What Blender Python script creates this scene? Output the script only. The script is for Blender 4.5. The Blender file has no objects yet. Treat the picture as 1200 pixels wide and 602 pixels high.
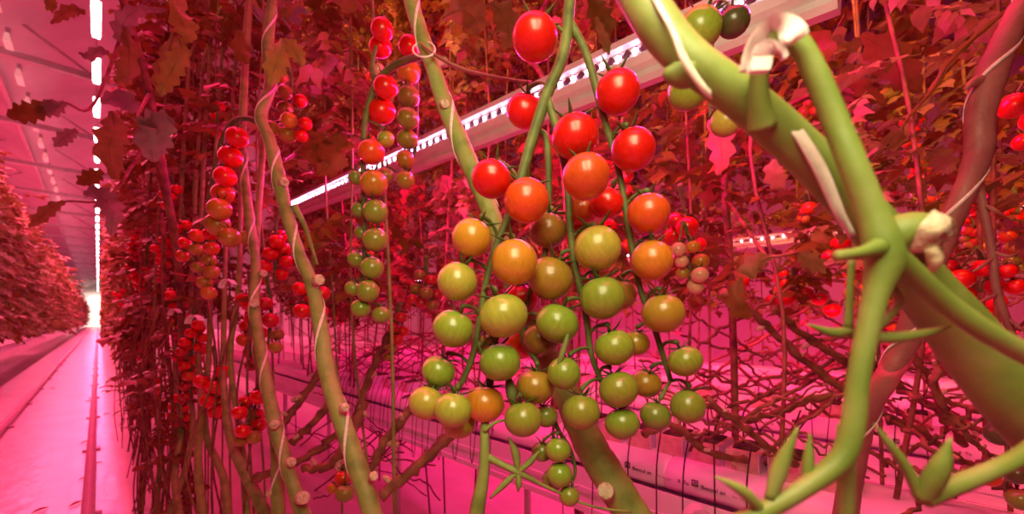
import bpy, math, random
import numpy as np
from mathutils import Vector, Quaternion, Matrix

rng = random.Random(7)
nrg = np.random.default_rng(7)
sc = bpy.context.scene
COL = sc.collection
PI = math.pi

# ---------------------------------------------------------------- camera
TH = math.radians(45.3); FPX = 480.0; HC = 1.0
ST, CT = math.sin(TH), math.cos(TH)
cam_d = bpy.data.cameras.new('camera'); cam = bpy.data.objects.new('camera', cam_d); COL.objects.link(cam)
cam.location = (0, 0, HC); cam.rotation_euler = (PI/2, 0, -TH)
cam_d.sensor_width = 36; cam_d.lens = 36*FPX/1200; cam_d.shift_y = 74/1200
cam_d.clip_start = 0.02
cam_d.dof.use_dof = True; cam_d.dof.focus_distance = 0.42; cam_d.dof.aperture_fstop = 7.5
sc.camera = cam

def P(px, py, d):
    """point that stands d metres in front of the lens at picture position px, py"""
    xc = (px-600)/FPX*d; up = -(py-375)/FPX*d
    return Vector((d*ST + xc*CT, d*CT - xc*ST, HC+up))
def PX(px, py, X):
    return P(px, py, X/(ST+(px-600)/FPX*CT))
def proj(p):
    d = p[0]*ST + p[1]*CT; xc = p[0]*CT - p[1]*ST
    if d < 0.02: return (-9e3, -9e3, d)
    return (600+FPX*xc/d, 375-FPX*(p[2]-HC)/d, d)

# ---------------------------------------------------------------- materials
def mat(name, col, rough=0.5, spec=0.4, noise=None, bump=0, trans=0, coat=0, emit=None, sss=0, metallic=0):
    m = bpy.data.materials.new(name); m.use_nodes = True
    nt = m.node_tree; N = nt.nodes; L = nt.links
    b = N['Principled BSDF']; out = N['Material Output']
    b.inputs['Base Color'].default_value = (*col, 1); b.inputs['Roughness'].default_value = rough
    b.inputs['Specular IOR Level'].default_value = spec; b.inputs['Metallic'].default_value = metallic
    b.inputs['Coat Weight'].default_value = coat
    if noise:
        cols, scale = noise
        tc = N.new('ShaderNodeTexCoord'); nz = N.new('ShaderNodeTexNoise'); nz.inputs['Scale'].default_value = scale
        nz.inputs['Detail'].default_value = 5
        cr_ = N.new('ShaderNodeValToRGB'); e = cr_.color_ramp.elements
        e[0].position = .3; e[0].color = (*cols[0], 1); e[1].position = .7; e[1].color = (*cols[-1], 1)
        for k, c in enumerate(cols[1:-1]):
            q = e.new(.3+.4*(k+1)/(len(cols)-1)); q.color = (*c, 1)
        L.new(tc.outputs['Object'], nz.inputs['Vector']); L.new(nz.outputs['Fac'], cr_.inputs['Fac'])
        L.new(cr_.outputs['Color'], b.inputs['Base Color'])
    if bump:
        tc2 = N.new('ShaderNodeTexCoord'); n2 = N.new('ShaderNodeTexNoise'); n2.inputs['Scale'].default_value = bump[0]
        bp = N.new('ShaderNodeBump'); bp.inputs['Strength'].default_value = bump[1]; bp.inputs['Distance'].default_value = bump[2]
        L.new(tc2.outputs['Object'], n2.inputs['Vector']); L.new(n2.outputs['Fac'], bp.inputs['Height']); L.new(bp.outputs['Normal'], b.inputs['Normal'])
    if emit:
        b.inputs['Emission Color'].default_value = (*emit[0], 1); b.inputs['Emission Strength'].default_value = emit[1]
        m.cycles.emission_sampling = 'NONE'
    return m

def leaf_mat(name, cols, rough=.5):
    m = bpy.data.materials.new(name); m.use_nodes = True
    nt = m.node_tree; N = nt.nodes; L = nt.links
    b = N['Principled BSDF']; out = N['Material Output']
    g = N.new('ShaderNodeNewGeometry'); r = N.new('ShaderNodeValToRGB'); e = r.color_ramp.elements
    e[0].position = 0; e[0].color = (*cols[0], 1); e[1].position = 1; e[1].color = (*cols[-1], 1)
    for k, c in enumerate(cols[1:-1]):
        q = e.new((k+1)/(len(cols)-1)); q.color = (*c, 1)
    L.new(g.outputs['Random Per Island'], r.inputs['Fac'])
    tc = N.new('ShaderNodeTexCoord'); nz = N.new('ShaderNodeTexNoise'); nz.inputs['Scale'].default_value = 60
    L.new(tc.outputs['Object'], nz.inputs['Vector'])
    mx = N.new('ShaderNodeMixRGB'); mx.blend_type = 'MULTIPLY'; mx.inputs['Fac'].default_value = .6
    L.new(r.outputs['Color'], mx.inputs['Color1']); L.new(nz.outputs['Color'], mx.inputs['Color2'])
    hv = N.new('ShaderNodeHueSaturation'); hv.inputs['Value'].default_value = .95; 
    bw = N.new('ShaderNodeRGBToBW'); L.new(nz.outputs['Color'], bw.inputs['Color']); L.new(bw.outputs['Val'], mx.inputs['Color2'])
    L.new(mx.outputs['Color'], hv.inputs['Color'])
    L.new(hv.outputs['Color'], b.inputs['Base Color'])
    b.inputs['Roughness'].default_value = .42; b.inputs['Specular IOR Level'].default_value = .22
    t = N.new('ShaderNodeBsdfTranslucent'); L.new(hv.outputs['Color'], t.inputs['Color'])
    ms = N.new('ShaderNodeMixShader'); ms.inputs['Fac'].default_value = .25
    L.new(b.outputs['BSDF'], ms.inputs[1]); L.new(t.outputs['BSDF'], ms.inputs[2]); L.new(ms.outputs['Shader'], out.inputs['Surface'])
    return m

def tomato_mat():
    m = bpy.data.materials.new('tomato_skin'); m.use_nodes = True
    nt = m.node_tree; N = nt.nodes; L = nt.links; b = N['Principled BSDF']
    oi = N.new('ShaderNodeObjectInfo'); tc = N.new('ShaderNodeTexCoord')
    mp = N.new('ShaderNodeMapping'); mp.inputs['Scale'].default_value = (5, 5, .7)
    nz = N.new('ShaderNodeTexNoise'); nz.inputs['Scale'].default_value = 1.6; nz.inputs['Detail'].default_value = 3
    ad = N.new('ShaderNodeVectorMath'); ad.operation = 'ADD'
    L.new(tc.outputs['Object'], mp.inputs['Vector']); L.new(mp.outputs['Vector'], ad.inputs[0]); L.new(oi.outputs['Random'], ad.inputs[1])
    L.new(ad.outputs['Vector'], nz.inputs['Vector'])
    hs = N.new('ShaderNodeHueSaturation'); hs.inputs['Saturation'].default_value = 1.0
    mr = N.new('ShaderNodeMapRange'); mr.inputs['From Min'].default_value = .25; mr.inputs['From Max'].default_value = .75
    mr.inputs['To Min'].default_value = .86; mr.inputs['To Max'].default_value = 1.14
    L.new(nz.outputs['Fac'], mr.inputs['Value']); L.new(mr.outputs['Result'], hs.inputs['Value'])
    L.new(oi.outputs['Color'], hs.inputs['Color'])
    # shoulders near the stem stay a little greener while ripening
    sx = N.new('ShaderNodeSeparateXYZ'); L.new(tc.outputs['Object'], sx.inputs['Vector'])
    m2 = N.new('ShaderNodeMapRange'); m2.inputs['From Min'].default_value = .1; m2.inputs['From Max'].default_value = 1.0
    m2.inputs['To Min'].default_value = 0; m2.inputs['To Max'].default_value = .28
    L.new(sx.outputs['Z'], m2.inputs['Value'])
    mx = N.new('ShaderNodeMixRGB'); mx.blend_type = 'MULTIPLY'; mx.inputs['Color2'].default_value = (.6, .95, .5, 1)
    L.new(m2.outputs['Result'], mx.inputs['Fac']); L.new(hs.outputs['Color'], mx.inputs['Color1'])
    L.new(mx.outputs['Color'], b.inputs['Base Color'])
    b.inputs['Roughness'].default_value = .3; b.inputs['Specular IOR Level'].default_value = .5
    b.inputs['Coat Weight'].default_value = .25; b.inputs['Coat Roughness'].default_value = .12
    return m

M = {}
M['tomato'] = tomato_mat()
M['stem'] = mat('stem_green', (.20, .27, .06), .55, noise=(((.14, .2, .035), (.24, .31, .07), (.3, .33, .1)), 40), bump=(220, .35, .002))
M['bigstem'] = mat('thick_stem_green', (.18, .27, .05), .5, noise=(((.12, .21, .03), (.18, .27, .05), (.25, .31, .09)), 45), bump=(260, .22, .0008))
M['darkstem'] = mat('truss_stalk_green', (.12, .16, .03), .55, noise=(((.07, .1, .02), (.17, .21, .05)), 70), bump=(300, .3, .001))
M['calyx'] = mat('calyx_green', (.05, .09, .015), .55, noise=(((.035, .06, .01), (.08, .13, .025)), 3))
M['vine'] = mat('brown_vine', (.2, .1, .05), .7, noise=(((.09, .04, .02), (.3, .16, .07)), 35), bump=(120, .6, .003))
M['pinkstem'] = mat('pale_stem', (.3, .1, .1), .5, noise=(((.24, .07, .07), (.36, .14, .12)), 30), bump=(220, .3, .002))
M['stub'] = mat('cut_stub', (.5, .42, .28), .8, noise=(((.3, .2, .1), (.55, .46, .3), (.62, .56, .42)), 160), bump=(300, .8, .002))
M['string'] = mat('white_string', (.75, .7, .62), .6, noise=(((.6, .55, .48), (.8, .76, .68)), 200))
M['white'] = mat('white_plastic', (.8, .8, .78), .35, noise=(((.72, .72, .7), (.84, .84, .82)), 30))
M['clip'] = mat('white_hook', (.78, .76, .72), .4, noise=(((.7, .68, .64), (.82, .8, .77)), 60))
M['slab'] = mat('slab_film', (.82, .82, .82), .3, noise=(((.76, .76, .76), (.86, .86, .86)), 8), bump=(25, .35, .01))
M['cube'] = mat('rockwool', (.62, .42, .34), .9, noise=(((.5, .3, .24), (.7, .5, .42)), 60), bump=(200, .6, .003))
M['cubewrap'] = mat('cube_wrap', (.7, .68, .72), .35, noise=(((.62, .6, .66), (.76, .74, .78)), 10))
M['soil'] = mat('wet_rockwool_top', (.07, .05, .03), .9, noise=(((.03, .02, .012), (.12, .08, .05)), 60))
M['metal'] = mat('white_metal', (.8, .8, .8), .4, noise=(((.74, .74, .74), (.84, .84, .84)), 5))
M['grey'] = mat('galvanised', (.5, .5, .5), .4, noise=(((.42, .42, .42), (.56, .56, .56)), 8))
M['hose'] = mat('drip_hose', (.04, .025, .025), .5, noise=(((.03, .02, .02), (.06, .035, .035)), 20))
M['ink'] = mat('printed_ink', (.02, .015, .02), .6, noise=(((.015, .01, .015), (.03, .02, .03)), 90))
M['greyink'] = mat('faint_ink', (.5, .36, .4), .6, noise=(((.46, .33, .37), (.54, .4, .44)), 90))
M['floor'] = mat('ground_cloth', (.8, .79, .78), .28, noise=(((.7, .69, .68), (.84, .83, .82)), 3), bump=(9, .25, .02))
M['roof'] = mat('roof_screen', (.6, .6, .6), .6, noise=(((.52, .52, .52), (.64, .64, .64)), 1.2))
M['wallm'] = mat('white_wall', (.5, .5, .5), .6, noise=(((.42, .42, .42), (.56, .56, .56)), .6))
M['led'] = mat('led_diode', (1, 1, 1), emit=((1, .62, .95), 26))
M['ledv'] = mat('led_diode_violet', (1, 1, 1), emit=((.42, .25, 1), 26))
M['lamp'] = mat('lamp_tube', (1, 1, 1), emit=((1, .8, .82), 22))
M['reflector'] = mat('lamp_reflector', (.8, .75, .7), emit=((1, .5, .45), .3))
M['ledback'] = mat('led_board', (.12, .02, .04), .5, noise=(((.09, .012, .03), (.16, .03, .06)), 40))
M['dry'] = mat('dry_leaf', (.2, .08, .04), .8, noise=(((.12, .04, .02), (.3, .13, .06)), 40))
M['leaf'] = leaf_mat('tomato_leaf', [(.20, .18, .02), (.30, .27, .03), (.14, .14, .015), (.36, .30, .04), (.26, .18, .03), (.5, .36, .2)])
M['leafdark'] = leaf_mat('tomato_leaf_dark', [(.28, .12, .02), (.34, .17, .03), (.2, .13, .02), (.42, .2, .08)])
M['leafpale'] = leaf_mat('tomato_leaf_pale', [(.38, .32, .08), (.5, .34, .18), (.26, .25, .04), (.6, .45, .3)])
M['leafgreen'] = leaf_mat('leaf_yellowgreen', [(.32, .36, .04), (.4, .4, .06), (.27, .3, .04)])
M['leafbrown'] = leaf_mat('leaf_olive_brown', [(.3, .19, .05), (.34, .24, .07), (.3, .16, .05)])
M['leafgrey'] = leaf_mat('leaf_greyish', [(.33, .24, .2), (.38, .3, .24), (.36, .26, .2)])

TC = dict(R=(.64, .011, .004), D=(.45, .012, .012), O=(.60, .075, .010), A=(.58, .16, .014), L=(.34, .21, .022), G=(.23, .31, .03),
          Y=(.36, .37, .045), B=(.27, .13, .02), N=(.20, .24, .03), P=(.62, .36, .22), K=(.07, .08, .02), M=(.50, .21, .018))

# ---------------------------------------------------------------- mesh accumulator
class Acc:
    def __init__(s): s.v = []; s.f = []; s.n = 0
    def add(s, V, F):
        V = np.asarray(V, float); s.v.append(V); s.f += [tuple(i+s.n for i in f) for f in F]; s.n += len(V)
    def build(s, name, m, parent=None, smooth=True):
        me = bpy.data.meshes.new(name)
        V = np.concatenate(s.v) if s.v else np.zeros((0, 3))
        if parent is not None:
            off = parent.matrix_world_loc if hasattr(parent, 'matrix_world_loc') else wl(parent)
            V = V - np.array(off)
        me.from_pydata(V.tolist(), [], s.f); 
        if smooth: me.polygons.foreach_set('use_smooth', [True]*len(me.polygons))
        me.update(); me.materials.append(m)
        o = bpy.data.objects.new(name, me); COL.objects.link(o)
        if parent is not None: o.parent = parent
        return o
WL = {}
def wl(o):
    if o.name in WL: return WL[o.name]
    return tuple(o.location)

def cr(pts, n=6):
    p = np.asarray(pts, float)
    if len(p) < 3: return np.array([p[0]+(p[-1]-p[0])*t for t in np.linspace(0, 1, n+1)])
    q = np.vstack([2*p[0]-p[1], p, 2*p[-1]-p[-2]]); out = []
    for i in range(1, len(q)-2):
        for k in range(n):
            t = k/n
            out.append(.5*((2*q[i])+(-q[i-1]+q[i+1])*t+(2*q[i-1]-5*q[i]+4*q[i+1]-q[i+2])*t*t+(-q[i-1]+3*q[i]-3*q[i+1]+q[i+2])*t**3))
    out.append(p[-1]); return np.array(out)

def frames(C):
    T = np.gradient(C, axis=0); T /= np.linalg.norm(T, axis=1)[:, None]+1e-12
    a = np.array([0, 0, 1.0]) if abs(T[0][2]) < .9 else np.array([1.0, 0, 0])
    U = np.cross(T[0], a); U /= np.linalg.norm(U); Us = [U]
    for i in range(1, len(C)):
        U = U - T[i]*np.dot(U, T[i]); U /= np.linalg.norm(U)+1e-12; Us.append(U)
    Us = np.array(Us); return T, Us, np.cross(T, Us)

def tube(acc, pts4, seg=8, n=5, raw=False, flat=None):
    """pts4: rows x, y, z, radius; flat=(vector, ratio) squeezes the section along the vector"""
    C4 = np.asarray(pts4, float) if raw else cr(pts4, n)
    C = C4[:, :3]; R = np.maximum(C4[:, 3], 1e-5)
    T, U, W = frames(C); V = []
    ang = np.linspace(0, 2*PI, seg, endpoint=False)
    for i in range(len(C)):
        ring = (np.cos(ang)[:, None]*U[i]+np.sin(ang)[:, None]*W[i])*R[i]
        if flat is not None:
            fv = np.asarray(flat[0], float); fv = fv - T[i]*np.dot(fv, T[i]); fv /= np.linalg.norm(fv)+1e-9
            ring = ring - np.outer(ring@fv, fv)*(1-flat[1])
        V.append(C[i]+ring)
    V = np.vstack(V+[C[:1], C[-1:]]); F = []
    m = len(C)
    for i in range(m-1):
        for k in range(seg):
            F.append((i*seg+k, i*seg+(k+1) % seg, (i+1)*seg+(k+1) % seg, (i+1)*seg+k))
    for k in range(seg):
        F.append((m*seg, (k+1) % seg, k)); F.append((m*seg+1, (m-1)*seg+k, (m-1)*seg+(k+1) % seg))
    acc.add(V, F)

def ribbon_wrap(acc, pts4, width, turns, phase, n=10, thick=.0006, t0=0, t1=1, lift=1.03):
    """a flat string wound round a stem"""
    C4 = cr(pts4, n); C = C4[:, :3]; R = C4[:, 3]
    T, U, W = frames(C); L = np.concatenate([[0], np.cumsum(np.linalg.norm(np.diff(C, axis=0), axis=1))]); L /= L[-1]
    ts = np.linspace(t0, t1, int(max(24, turns*28))); V = []
    def at(t, dt):
        t = min(max(t, 0), 1)
        c = np.array([np.interp(t, L, C[:, k]) for k in range(3)]); r = np.interp(t, L, R)
        u = np.array([np.interp(t, L, U[:, k]) for k in range(3)]); w = np.array([np.interp(t, L, W[:, k]) for k in range(3)])
        return c, r, u, w
    for t in ts:
        c, r, u, w = at(t, 0); a = phase+2*PI*turns*t
        tt = np.array([np.interp(t, L, T[:, k]) for k in range(3)])
        rad = np.cos(a)*u+np.sin(a)*w; tang = -np.sin(a)*u+np.cos(a)*w
        V.append([c+(rad*(r*lift+h))+(tang*.8-tt*.35)*width*.5*s for s, h in ((-1, 0), (1, 0), (1, thick), (-1, thick))])
    V = np.array(V).reshape(-1, 3); F = []
    for i in range(len(ts)-1):
        for k in range(4): F.append((i*4+k, i*4+(k+1) % 4, i*4+4+(k+1) % 4, i*4+4+k))
    F += [(3, 2, 1, 0), tuple(len(ts)*4-4+k for k in range(4))]
    acc.add(V, F)

def box(acc, lo, hi, bev=0):
    x0, y0, z0 = lo; x1, y1, z1 = hi
    if bev == 0:
        V = [(x, y, z) for z in (z0, z1) for y in (y0, y1) for x in (x0, x1)]
        acc.add(V, [(0, 2, 3, 1), (4, 5, 7, 6), (0, 1, 5, 4), (2, 6, 7, 3), (0, 4, 6, 2), (1, 3, 7, 5)]); return
    prism(acc, [(x0+bev, z0), (x1-bev, z0), (x1, z0+bev), (x1, z1-bev), (x1-bev, z1), (x0+bev, z1), (x0, z1-bev), (x0, z0+bev)], y0, y1)

def prism(acc, prof, y0, y1):
    """profile in x, z run along the row direction y"""
    n = len(prof); V = [(x, y0, z) for x, z in prof]+[(x, y1, z) for x, z in prof]
    F = [(k, (k+1) % n, n+(k+1) % n, n+k) for k in range(n)]+[tuple(range(n))[::-1], tuple(range(n, 2*n))]
    acc.add(V, F)

def tag(o, label=None, cat=None, group=None, kind=None):
    if label: o['label'] = label
    if cat: o['category'] = cat
    if group: o['group'] = group
    if kind: o['kind'] = kind
    return o
def thing(name, loc, label, cat, group=None):
    o = bpy.data.objects.new(name, None); COL.objects.link(o); o.location = loc; o.empty_display_size = .02
    return tag(o, label, cat, group)
def copy_tree(o, loc, rz=0, scale=1, label=None, group=None):
    r = o.copy(); COL.objects.link(r); r.location = loc; r.rotation_euler = (0, 0, rz); r.scale = (scale,)*3
    if label: r['label'] = label
    if group: r['group'] = group
    for ch in list(o.children):
        c = ch.copy(); COL.objects.link(c); c.parent = r
        for g in list(ch.children):
            d = g.copy(); COL.objects.link(d); d.parent = c
    return r
ORD = 'first second third fourth fifth sixth seventh eighth ninth tenth eleventh twelfth thirteenth fourteenth fifteenth sixteenth seventeenth eighteenth nineteenth twentieth'.split()

# ---------------------------------------------------------------- setting
a = Acc(); V = [(-7, -2, 0), (7, -2, 0)]; box(a, (-7, -2, -.05), (7, 96, 0))
tag(a.build('floor', M['floor'], smooth=False), 'white ground cloth on the greenhouse floor', kind='structure')
a = Acc(); box(a, (-7, 96, 0), (7, 96.1, 7.2))
tag(a.build('wall_end', M['wallm'], smooth=False), 'pale end wall of the greenhouse', kind='structure')
a = Acc()
for x0 in (-7.5, -4.5, -1.5, 1.5, 4.5):
    prism(a, [(x0, 6.3), (x0+1.5, 7.1), (x0+3, 6.3), (x0+3, 6.34), (x0+1.5, 7.14), (x0, 6.34)], 3, 96)
tag(a.build('ceiling', M['roof'], smooth=False), 'pale pitched greenhouse roof screen', kind='structure')
a = Acc()
for y in np.arange(8, 95, 4.0):
    box(a, (-7, y-.05, 5.9), (7, y+.05, 6.02))
    for x0 in (-6, -3, 0, 3):
        tube(a, [(x0, y, 5.95, .03), (x0+1.5, y, 6.9, .03)], 6, 1); tube(a, [(x0, y, 5.95, .03), (x0-1.5, y, 6.9, .03)], 6, 1)
for x0 in (-6, -4.5, -3, -1.5): box(a, (x0-.04, 4, 6.2), (x0+.04, 96, 6.3))
tag(a.build('trim_1', M['grey'], smooth=False), 'roof trusses and gutters of the greenhouse', kind='structure')
a = Acc(); k = 0
for y in np.arange(10, 95, 4.0):
    for x in (-3.4, -6.2): box(a, (x-.06, y-.06, 0), (x+.06, y+.06, 6.2))
tag(a.build('trim_2', M['grey'], smooth=False), 'upright roof posts of the greenhouse', kind='structure')

a = Acc(); box(a, (7, -2, 0), (7.1, 96, 7.2)); tag(a.build('wall_right', M['wallm'], smooth=False), 'pale side wall beyond the plant rows', kind='structure')
# pipe rails on the aisle floor
for i, (x, w) in enumerate(((-.60, 'left'), (-.035, 'right'))):
    r = thing('pipe_rail', (x, 2, 0), 'white heating pipe rail on the aisle floor, %s one of the pair' % w, 'rail')
    a = Acc(); tube(a, [(x, .2, .055, .026), (x, 95, .055, .026)], 12, 1); a.build('pipe', M['white'], r)
    for y in np.arange(1.5, 24, 1.5):
        a = Acc(); box(a, (x-.05, y-.03, 0), (x+.05, y+.03, .012)); box(a, (x-.012, y-.02, .012), (x+.012, y+.02, .032)); a.build('support', M['grey'], r)
# dry leaf scraps on the floor
SCR = [(47, 598, 'lowest on the floor'), (100, 560, 'beside the right pipe rail'), (113, 543, 'just right of the pipe rail'), (100, 518, 'on the middle of the aisle'), (125, 485, 'by the plants at the aisle edge'), (104, 470, 'between the rails far down'), (62, 455, 'near the left pipe rail'), (90, 590, 'between the rails, close')]
for px, py, w in SCR:
    d = 480*.994/(py-375); c = P(px, py, d); a = Acc()
    tube(a, [(c.x-.03, c.y-.02, .006, .002), (c.x, c.y+.01, .012, .014), (c.x+.03, c.y+.03, .006, .002)], 6, 4, flat=((0, 0, 1), .3))
    tag(a.build('leaf_scrap', M['dry']), 'small dark dry leaf scrap %s' % w, 'leaf', 'dry leaf scraps in the aisle')

# ---------------------------------------------------------------- gutters, slabs, cubes, LED bars
GX = [1.0, 1.72, 2.45, 3.2]
rown = ['nearest', 'second', 'third', 'fourth']
def gutter(X, i, y0, y1, sx=1, lab=None):
    g = thing('growing_gutter', (X, (y0+y1)/2, .5), lab or '%s white hanging growing gutter right of the aisle, under its slabs' % rown[i], 'gutter')
    a = Acc(); w = .11
    prism(a, [(X-w, .56), (X-w+.004, .56), (X-w+.02, .525), (X+w-.02, .525), (X+w-.004, .56), (X+w, .56), (X+w, .47), (X+w-.03, .445), (X-w+.03, .445), (X-w, .47)], y0, y1)
    a.build('trough', M['metal'], g, smooth=False)
    a = Acc(); prism(a, [(X-w-.004, .50), (X-w, .50), (X-w, .512), (X-w-.004, .512)], y0, y1); prism(a, [(X-w-.012, .452), (X-w+.0, .452), (X-w+.0, .468), (X-w-.012, .468)], y0, y1)
    a.build('drain_lip', M['metal'], g, smooth=False)
    for y in np.arange(max(y0, -.2)+.3, min(y1, 8), .9):
        a = Acc(); tube(a, [(X+w-.02, y, -.055, .012), (X+w-.02, y, .445, .012)], 8, 1); a.build('leg', M['metal'], g)
    return g
for i, X in enumerate(GX): gutter(X, i, -1.2, 22)
gutter(-1.05, 0, 5, 94, lab='white growing gutter left of the aisle under the far plant row')

def add_text(txt, size, parent, m, y, z, X):
    cu = bpy.data.curves.new('lettering', 'FONT'); cu.body = txt; cu.size = size; cu.extrude = .0004
    o = bpy.data.objects.new('lettering', cu); COL.objects.link(o); cu.materials.append(m)
    # reads from the aisle side: text right = -Y, up = Z, facing -X
    mt = Matrix(((0, 0, -1), (-1, 0, 0), (0, 1, 0)))
    o.rotation_euler = mt.to_euler(); pl = wl(parent); o.location = (X-pl[0], y-pl[1], z-pl[2]); o.parent = parent
    return o
def emblem(parent, y, z, X, s):
    a = Acc()
    def bar(y0, y1, z0, z1): box(a, (X-.0008, y-y1, z+z0), (X, y-y0, z+z1))
    t = s*.16
    bar(0, s, 0, t); bar(0, s, s-t, s); bar(0, t, t, s-t); bar(s-t, s, t, s-t)
    bar(.3*s, .42*s, t, .6*s); bar(.6*s, .72*s, t, .6*s); bar(.36*s, .66*s, .6*s, .74*s)
    a.build('emblem', M['ink'], parent, smooth=False)
def slab(X, y0, y1, label, text):
    s = thing('grow_slab', (X, (y0+y1)/2, .56), label, 'slab', 'white wrapped slabs in the gutters')
    w = .095; a = Acc()
    pr = [(X-w, .565), (X-w-.006, .575), (X-w-.004, .605), (X-w+.012, .622), (X-w+.05, .628), (X+w-.05, .628), (X+w-.012, .622), (X+w, .6), (X+w, .565)]
    prism(a, pr, y0, y1); o = a.build('wrapper', M['slab'], s, smooth=True)
    if text:
        for ya in text:
            emblem(s, ya, .590, X-w-.0075, .0135)
            add_text('Besoul an', .0125, s, M['ink'], ya-.019, .588, X-w-.007)
            add_text('for stone', .009, s, M['greyink'], ya-.08, .588, X-w-.007)
            add_text('8  Tu', .011, s, M['ink'], ya-.128, .588, X-w-.007)
    return s
def cube(X, y, label, group):
    c = thing('rockwool_cube', (X, y, .628), label, 'cube', group); h = .05
    a = Acc(); box(a, (X-h, y-.03, .627), (X+h, y+.03, .67)); a.build('block', M['cube'], c, smooth=False)
    for yy in (y-.0315, y+.03):
        a = Acc(); box(a, (X-h-.001, yy, .628), (X+h, yy+.0015, .668)); a.build('wrap', M['cubewrap'], c, smooth=False)
    a = Acc(); box(a, (X-h+.012, y-.022, .67), (X+h-.012, y+.022, .674))
    for k in range(2):
        u, v = X+rng.uniform(-.02, .02), y+rng.uniform(-.015, .015)
        tube(a, [(u, v, .668, .0022), (u+.003, v, .70, .002), (u+.012, v+rng.uniform(-.02, .02), .735, .0018), (u+.02, v+rng.uniform(-.04, .04), .76, .0015)], 6, 3)
    a.build('root_crown', M['soil'], c)
# text start points on the nearest slab: seen near px 735 and px 812
def yfor(px, X): 
    q = PX(px, 375, X); return q.y
ya, yb = yfor(733, .9), yfor(811, .9)
slab(1.0, yb-.62, yb+.06, 'white wrapped slab with printed lettering in the nearest gutter, right one', [yb])
slab(1.0, yb+.065, yb+.98, 'white wrapped slab with printed lettering in the nearest gutter, behind the big truss', [ya, ya+.62])
for k in range(4):
    slab(1.0, yb+.99+k*1.0, yb+1.98+k*1.0, '%s white wrapped slab beyond the lettered ones in the nearest gutter' % ORD[k], None)
for i in (1, 2, 3):
    for k in range(5):
        y0 = -.4+k*1.0
        slab(GX[i], y0, y0+.985, '%s white wrapped slab in the %s gutter, counted from the right' % (ORD[k], rown[i]), [y0+.9, y0+.45] if i == 1 else None)
cy = [.573-.078*q for q in (6, 5, 4, 3, 2, 1, 0)]
for k, y in enumerate(cy): cube(1.0, y, '%s rockwool cube from the right on the lettered slabs' % ORD[k], 'rockwool cubes on the nearest slabs')
for k in range(9): cube(1.0, cy[-1]+.078+.16*k, '%s rockwool cube behind and left of the big truss' % ORD[k], 'rockwool cubes on the nearest slabs')
for k in range(12): cube(GX[1], -.2+.2*k, '%s rockwool cube from the right in the second gutter' % ORD[k], 'rockwool cubes in the second gutter')

# drip hoses
def hose(X, y, kind, label, group):
    a = Acc(); j = lambda s: rng.uniform(-s, s)
    if kind == 0:   # straight drop over the slab face
        tube(a, [(X-.10, y+j(.01), .70, .0016), (X-.118, y+j(.006), .62, .0016), (X-.121, y+j(.006), .5, .0016), (X-.12, y+j(.01), .28, .0016)], 5, 4)
    else:           # slack loop
        w = rng.uniform(.03, .06); z = rng.uniform(.38, .5)
        tube(a, [(X-.09, y, .69, .0014), (X-.125, y+.1*w, .6, .0014), (X-.135, y+.3*w, z+.03, .0014), (X-.136, y+.5*w, z, .0014), (X-.135, y+.8*w, z+.04, .0014), (X-.122, y+w, .62, .0014), (X-.08, y+1.2*w, .70, .0014)], 5, 5)
    return tag(a.build('drip_hose', M['hose']), label, 'hose', group)
for k, px in enumerate((875, 838, 803, 768, 735, 695, 660)):
    hose(1.0, yfor(px, .88), 0, '%s thin black drip hose from the right, hanging over the lettered slabs' % ORD[k], 'straight drip hoses')
for k in range(16):
    hose(1.0, .95+k*.085+rng.uniform(-.015, .015), 1, 'thin slack drip hose loop hanging over the nearest slabs left of the big truss', 'slack drip hoses on the nearest gutter')
for k in range(14):
    hose(GX[1], -.25+k*.15+rng.uniform(-.05, .05), k % 2, 'thin dark drip hose hanging over the slabs of the second gutter', 'drip hoses on the second gutter')

bpy.context.view_layer.update()
for o_ in list(COL.objects):
    if o_.parent is None and o_.get('category') in ('gutter', 'slab', 'cube', 'hose') and o_.get('label', '').find('far plant row') < 0: o_.location.z += .055
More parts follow.
